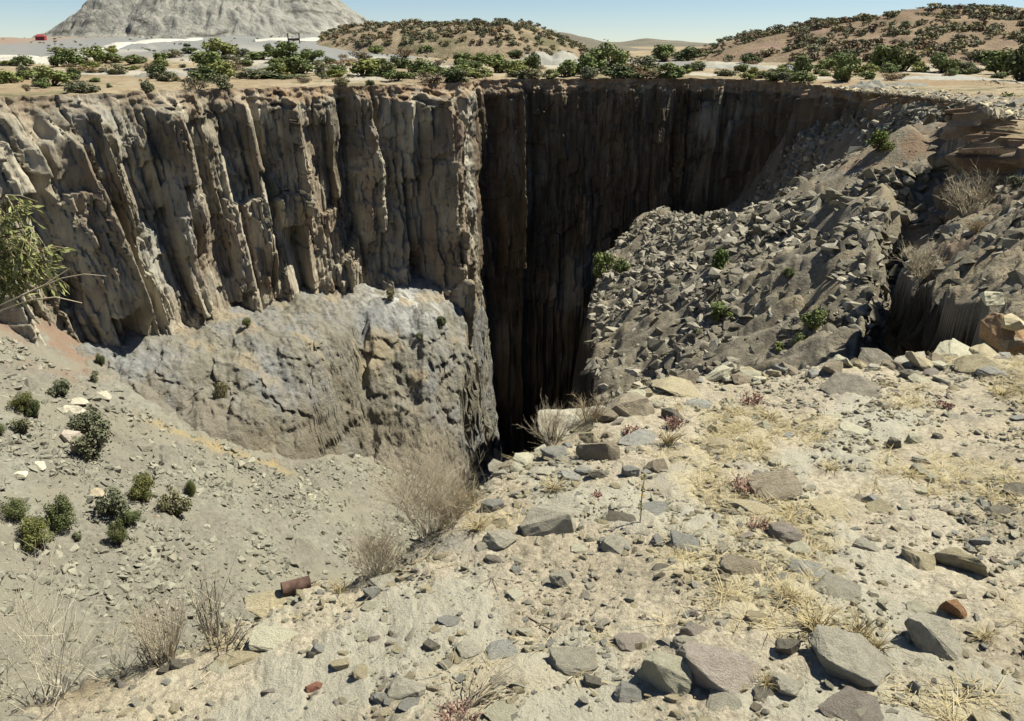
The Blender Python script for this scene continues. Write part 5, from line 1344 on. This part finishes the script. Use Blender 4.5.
plant('dead_shrub', 222, 650, 48, 90, 'dark dead twiggy shrub on the ledge below the bleached stalks', 'dead shrub', 12, T_DARKT, 2, 3, 0.7, 0.4, 0.4, seed=9)
plant('dead_shrub', 150, 655, 30, 80, 'low dark dead twigs along the ledge lip', 'dead shrub', 14, T_DARKT, 2, 3, 0.7, 0.45, 0.3, seed=10)
plant('dead_shrub', 40, 705, 30, 90, 'dark grey dead sticks in the bottom corner', 'dead shrub', 10, T_DARKT, 1, 3, 0.9, 0.4, 0.2, seed=12)
# fan of dry sticks leaning over the ground
q = near_pt(466, 708); k = np.linalg.norm(q) / F; rg_ = np.random.default_rng(14)
ls = []
for i in range(17):
    d = np.array([rg_.uniform(0.15, 1.0), rg_.uniform(0.1, 0.7), rg_.uniform(0.25, 1.0)]); d /= np.linalg.norm(d); L_ = rg_.uniform(35, 75) * k
    t = np.linspace(0, 1, 5)[:, None]; pts = np.array([rg_.normal(0, 4 * k), rg_.normal(0, 4 * k), -0.005]) + d * L_ * t + np.array([0, 0, -0.25 * L_]) * t ** 2 + rg_.normal(0, 0.01 * L_, (5, 3))
    ls.append((pts, np.linspace(0.9 * k, 0.4 * k, 5)))
e = empty('dry_sticks', q, 'fan of thin grey dry sticks leaning over the ground at the bottom', 'dry sticks'); tube_obj('sticks', ls, T_DRY, e)

def twig_on_ground(pix, r_px, mat, label):
    P_ = np.array([near_pt(a, b) for a, b in pix]); k = np.linalg.norm(P_[0]) / F
    P_[:, 2] += r_px * k * 1.3; P_[-1, 2] += 4 * k
    side = []
    rg_ = np.random.default_rng(int(pix[0][0]))
    for j in range(2):
        i = rg_.integers(0, len(P_) - 1); d = P_[i + 1] - P_[i]; d = d / np.linalg.norm(d) + rg_.normal(0, 0.5, 3); d[2] = abs(d[2]) * 0.5
        side.append((np.array([P_[i], P_[i] + d * 9 * k, P_[i] + d * 17 * k]), np.array([r_px, r_px * 0.7, r_px * 0.4]) * k * 0.7))
    o = tube_obj('fallen_twig', [(P_, np.linspace(r_px, r_px * 0.6, len(P_)) * k)] + side, mat)
    tag(o, label, 'twig')
twig_on_ground([(355, 611), (372, 596), (396, 583), (418, 577)], 0.9, T_DARKT, 'long dark fallen twig beside the bluish stone')
twig_on_ground([(526, 617), (540, 625), (556, 637)], 1.0, T_DARKT, 'short dark fallen twig in the middle ground')
twig_on_ground([(408, 572), (425, 558), (437, 547)], 0.7, T_BRN, 'thin reddish twig lying under the tall dry bush')
twig_on_ground([(480, 585), (492, 578), (500, 592)], 0.6, T_DARKT, 'thin bent twig left of the grey wedge stone')
twig_on_ground([(190, 690), (215, 668), (238, 655), (250, 642)], 0.8, T_DRY, 'long thin grey twig lying across the lower ledge')

# red succulents, weed stalk, straw tufts
for k, (x, y, w_, h_, lb) in enumerate(((631, 434, 20, 12, 'red succulent plant under the tilted brown slab'), (674, 428, 16, 14, 'red succulent plant against the dark grey block'), (745, 492, 24, 18, 'red succulent plant at the corner of the large grey brown slab'), (760, 529, 22, 14, 'pinkish red succulent in front of the large grey brown slab'), (752, 404, 26, 14, 'dull red succulent on the cliff edge strip'), (945, 407, 16, 7, 'small reddish plant on the far open ground'), (458, 718, 36, 22, 'reddish pink plant at the foot of the dry sticks'), (597, 497, 8, 8, 'tiny red plant below the small dark stone'))):
    q = near_pt(x, y); kk = np.linalg.norm(q) / F; rg_ = np.random.default_rng(50 + k)
    e = empty('succulent', q, lb, 'succulent', 'red succulents on the near ground')
    ls = twig_lines(rg_, 34, h_ * kk * 1.25, w_ / h_ * 0.8, 0.8 * kk, 1, 3, 0.35, 1.0, w_ * kk * 0.25)
    tube_obj('stems', ls, T_RED, e)
    tips = np.array([l[0][-1] for l in ls]); V, Fq = leaf_quads(tips, rg_.normal(0, 1, (len(tips), 3)), 1.1 * kk, rg_)
    link('leaves', np_mesh('leaves', V, Fq, False), T_RED, e)
q = near_pt(640, 524); kk = np.linalg.norm(q) / F; rg_ = np.random.default_rng(61)
e = empty('weed_stalk', q, 'single thin yellow green weed stalk standing in open ground', 'weed')
pts = np.array([[0, 0, 0], [0.5, 0, 14], [0, 0.5, 30], [1, 0, 44], [1.5, 0, 56]]) * kk
tube_obj('stem', [(pts, np.array([0.9, 0.8, 0.7, 0.6, 0.4]) * kk)], T_BRN, e)
P_ = np.array([pts[0] * 0 + [rg_.normal(0, 1.5) * kk, rg_.normal(0, 1.5) * kk, z * kk] for z in rg_.uniform(10, 56, 60)]); V, Fq = leaf_quads(P_, rg_.normal(0, 1, (60, 3)), 1.5 * kk, rg_, 0.6)
link('leaves', np_mesh('leaves', V, Fq, False), m_leaf('weed_leaves', (0.14, 0.14, 0.04), (0.26, 0.24, 0.08), (0.40, 0.34, 0.14)), e)

def tuft_mesh(seed, n=60, h=1.0, spread=0.6, wd=0.012):
    rg_ = np.random.default_rng(seed); ls = []
    for i in range(n):
        a = rg_.uniform(0, 2 * PI); sp_ = spread * rg_.uniform(0.1, 1); L_ = h * rg_.uniform(0.5, 1.0)
        d = np.array([math.cos(a) * sp_, math.sin(a) * sp_, 1.0]); d /= np.linalg.norm(d)
        b = np.array([rg_.normal(0, 0.09), rg_.normal(0, 0.09), -0.03])
        t = np.linspace(0, 1, 4)[:, None]
        pts = b + d * L_ * t + np.array([math.cos(a), math.sin(a), -0.7]) * (0.3 * L_) * t ** 2.2
        ls.append((pts, np.array([wd, wd, wd * 0.8, wd * 0.3])))
    V, Fq = tubes(ls)
    return np_mesh('tuft', V, Fq, False)
TUF = [tuft_mesh(80 + i) for i in range(4)]
for m_ in TUF: m_.materials.append(T_STRAW)
for k, (x, y, w_, h_, lb) in enumerate(((815, 632, 40, 30, 'straw tuft above the large rock with the pinkish face'), (858, 640, 34, 32, 'straw tuft beside the right shoulder of the pinkish faced rock'), (875, 650, 26, 22, 'small straw tuft between the two large grey rocks'), (845, 672, 26, 20, 'straw tuft growing at the base of the pinkish faced rock'), (765, 685, 24, 16, 'straw tuft beside the big pinkish rock'),
                                          (668, 445, 26, 24, 'yellow straw tuft behind the grey brown block'), (470, 500, 30, 30, 'golden straw tuft at the foot of the tall dry bush'), (478, 530, 34, 20, 'golden straw tuft behind the grey stone'), (555, 490, 30, 16, 'straw tuft behind the pale squarish boulder'), (830, 470, 26, 12, 'low straw tuft on the open ground'), (790, 600, 26, 14, 'straw tuft under the rough bluish slab'), (340, 560, 24, 16, 'straw tuft at the ledge beside the low brown bush'), (985, 640, 26, 14, 'straw tuft right of the large rugged rock'), (770, 420, 30, 12, 'straw tuft on the cliff edge strip'), (1000, 395, 30, 10, 'straw tuft near the end of the ledge'))):
    q = near_pt(x, y); kk = np.linalg.norm(q) / F
    o = bpy.data.objects.new('straw_tuft', TUF[k % 4]); COL.objects.link(o); o.location = q; o.scale = (w_ * kk * 1.0, w_ * kk * 1.0, h_ * kk * 1.15); o.rotation_euler = (0, 0, k * 1.1)
    tag(o, lb, 'straw tuft', 'straw tufts on the near ground')
n0 = 19000
r_ = 1.0 + 6.5 * np.sqrt(rng.uniform(0, 1, n0)); a = np.radians(rng.uniform(-42, 42, n0)); x = np.sin(a) * r_; y = np.cos(a) * r_
dn = sst(-0.05, 0.5, fbm(x / 0.7 + 4, y / 0.7, 4, 323)) * (0.15 + 0.85 * sst(-0.4, 0.8, x))
ok = (rng.uniform(0, 1, n0) < dn) & (r_ < np.interp(np.degrees(a), eph, erad) * 0.99)
x, y = x[ok], y[ok]; n = len(x); s_ = rng.uniform(0.04, 0.11, n)
SMALLT = [tuft_mesh(90 + i, 12, 1.0, 1.7, 0.012) for i in range(3)]
scatter('dry_grass', np.stack([x, y, near(x, y)], -1), np.stack([np.zeros(n), np.zeros(n), rng.uniform(0, 6.28, n)], -1), np.stack([s_ * 1.3, s_ * 1.3, s_ * 0.55], -1), rng.integers(0, 3, n), [(SMALLT[i], T_STRAW) for i in range(3)], 'short flattened straw grass on the near ground', 'dry grass')

# dry shrubs on the spur
def qspur(px_, py_): return hit(px_, py_, lambda x, y: spur(x, y), 8, 200)
for k, (x, y, w_, h_, mat, lb) in enumerate(((921, 277, 46, 36, T_DRY, 'rounded brown dry shrub on the lip of the dark gully'), (968, 216, 40, 40, T_DRY, 'grey dry shrub behind the rounded one in the gully shade'), (975, 235, 20, 16, T_BRN, 'small brown dry shrub on the spur slope'))):
    q = qspur(x, y)
    kk = np.linalg.norm(q) / F
    e = empty('dry_shrub', q, lb, 'dry shrub'); ls = twig_lines(np.random.default_rng(70 + k), 40, h_ * kk * 1.1, w_ / h_ * 0.7, 0.4 * kk, 2, 4, 0.3, 0.8, w_ * kk * 0.12)
    tube_obj('twigs', ls, mat, e)
for x, y, w_, h_, t, lb in ((1010, 108, 20, 14, 'bright', 'bright green bush on the rim beside the big dark tree'), (1016, 190, 16, 14, 'grey', 'pale green bush at the photo edge above the spur'), (1018, 158, 20, 10, 'grey', 'low greyish bush on the rim ledge at the photo edge')):
    q = at_depth(x, y, 52.0 if y < 130 else 36.0); kk = np.linalg.norm(q) / F
    g_ = hit(x, y, lambda a, b: np.maximum(spur(a, b), rubble(a, b)), 10, 200)
    r0, nn, s_ = nearest_rim(q[0], q[1])
    if g_ is not None: q = g_; kk = np.linalg.norm(q) / F
    bush('bush', q, w_ * kk, h_ * kk, t, lb)

# leafy tree reaching in from outside the picture
tb = np.array([-3.9, 3.9, -3.4])
e = empty('tree', tb, 'leafy yellow green tree branch with narrow leaves reaching in over the pit', 'tree')
rg_ = np.random.default_rng(91)
def L3(pts, r0, r1):
    pts = np.array(pts, float) - tb; return (pts, np.linspace(r0, r1, len(pts)))
targets = [at_depth(a, b, c) for a, b, c in ((6, 193, 4.0), (18, 203, 4.1), (34, 226, 4.0), (48, 248, 4.05), (28, 262, 4.0), (12, 250, 3.9), (-15, 212, 4.0), (-30, 250, 4.1), (5, 228, 4.2), (-10, 268, 4.0), (20, 232, 3.9), (40, 268, 4.1), (56, 256, 4.0), (-40, 210, 4.2), (-60, 240, 4.0))]
hub = np.array([-3.35, 4.05, -1.15])
trunk = [L3([tb - [0, 0, 0.3], tb + [0.1, 0.05, 0.9], hub - [0.2, 0.0, 0.5], hub], 0.06, 0.03)]
limbs = []; twl = []; LP = []; LD = []
for t in targets:
    mid = 0.5 * (hub + t) + rg_.normal(0, 0.06, 3); limbs.append(L3([hub, mid, t], 0.012, 0.004))
    for j in range(24):
        s0_ = mid + (t - mid) * rg_.uniform(0.2, 1.0); d = np.array([rg_.uniform(-0.3, 0.9), rg_.normal(0, 0.5), rg_.uniform(-1.0, 0.25)]); d /= np.linalg.norm(d); L_ = rg_.uniform(0.08, 0.2)
        p1 = s0_ + d * L_ * 0.5; p2 = s0_ + d * L_ + np.array([0, 0, -0.03]); twl.append(L3([s0_, p1, p2], 0.0022, 0.0012))
        for u_ in rg_.uniform(0.05, 1.0, 11):
            LP.append(s0_ + (p2 - s0_) * u_); LD.append(d + rg_.normal(0, 0.5, 3) + np.array([0.1, 0, -0.35]))
tube_obj('trunk', trunk, T_BARK, e); tube_obj('limbs', limbs, T_BARK, e); tube_obj('twigs', twl, T_BRN, e)
LP = np.array(LP) - tb; LD = np.array(LD); LD /= np.linalg.norm(LD, axis=1)[:, None]
nl = len(LP); side = np.cross(LD, rg_.normal(0, 1, (nl, 3))); side /= np.linalg.norm(side, axis=1)[:, None]
ll = rg_.uniform(0.03, 0.062, nl)[:, None]; ww = ll * 0.13
nn_ = np.cross(LD, side)
V = np.stack([LP, LP + LD * ll * 0.45 + side * ww + nn_ * ww * 0.3, LP + LD * ll, LP + LD * ll * 0.45 - side * ww + nn_ * ww * 0.3], 1).reshape(-1, 3)
link('crown', np_mesh('crown', V, np.arange(4 * nl).reshape(nl, 4), False), L_WILLOW, e)
bare = []
for pts in (((-20, 318, 3.8), (0, 305, 3.8), (30, 292, 3.85), (62, 278, 3.9), (84, 274, 3.9), (106, 276, 3.9)), ((-20, 330, 3.7), (2, 310, 3.7), (30, 300, 3.7), (56, 297, 3.7), (82, 303, 3.75)), ((20, 296, 3.8), (44, 285, 3.85), (70, 268, 3.9))):
    P3 = [at_depth(*p_) for p_ in pts]; bare.append((np.array(P3) - tb, np.linspace(0.006, 0.0025, len(P3))))
bare.append(L3([hub, at_depth(-20, 318, 3.8)], 0.012, 0.006)); bare.append(L3([hub, at_depth(-20, 330, 3.7)], 0.012, 0.006))
tube_obj('bare_branch', bare, T_DRY, e)
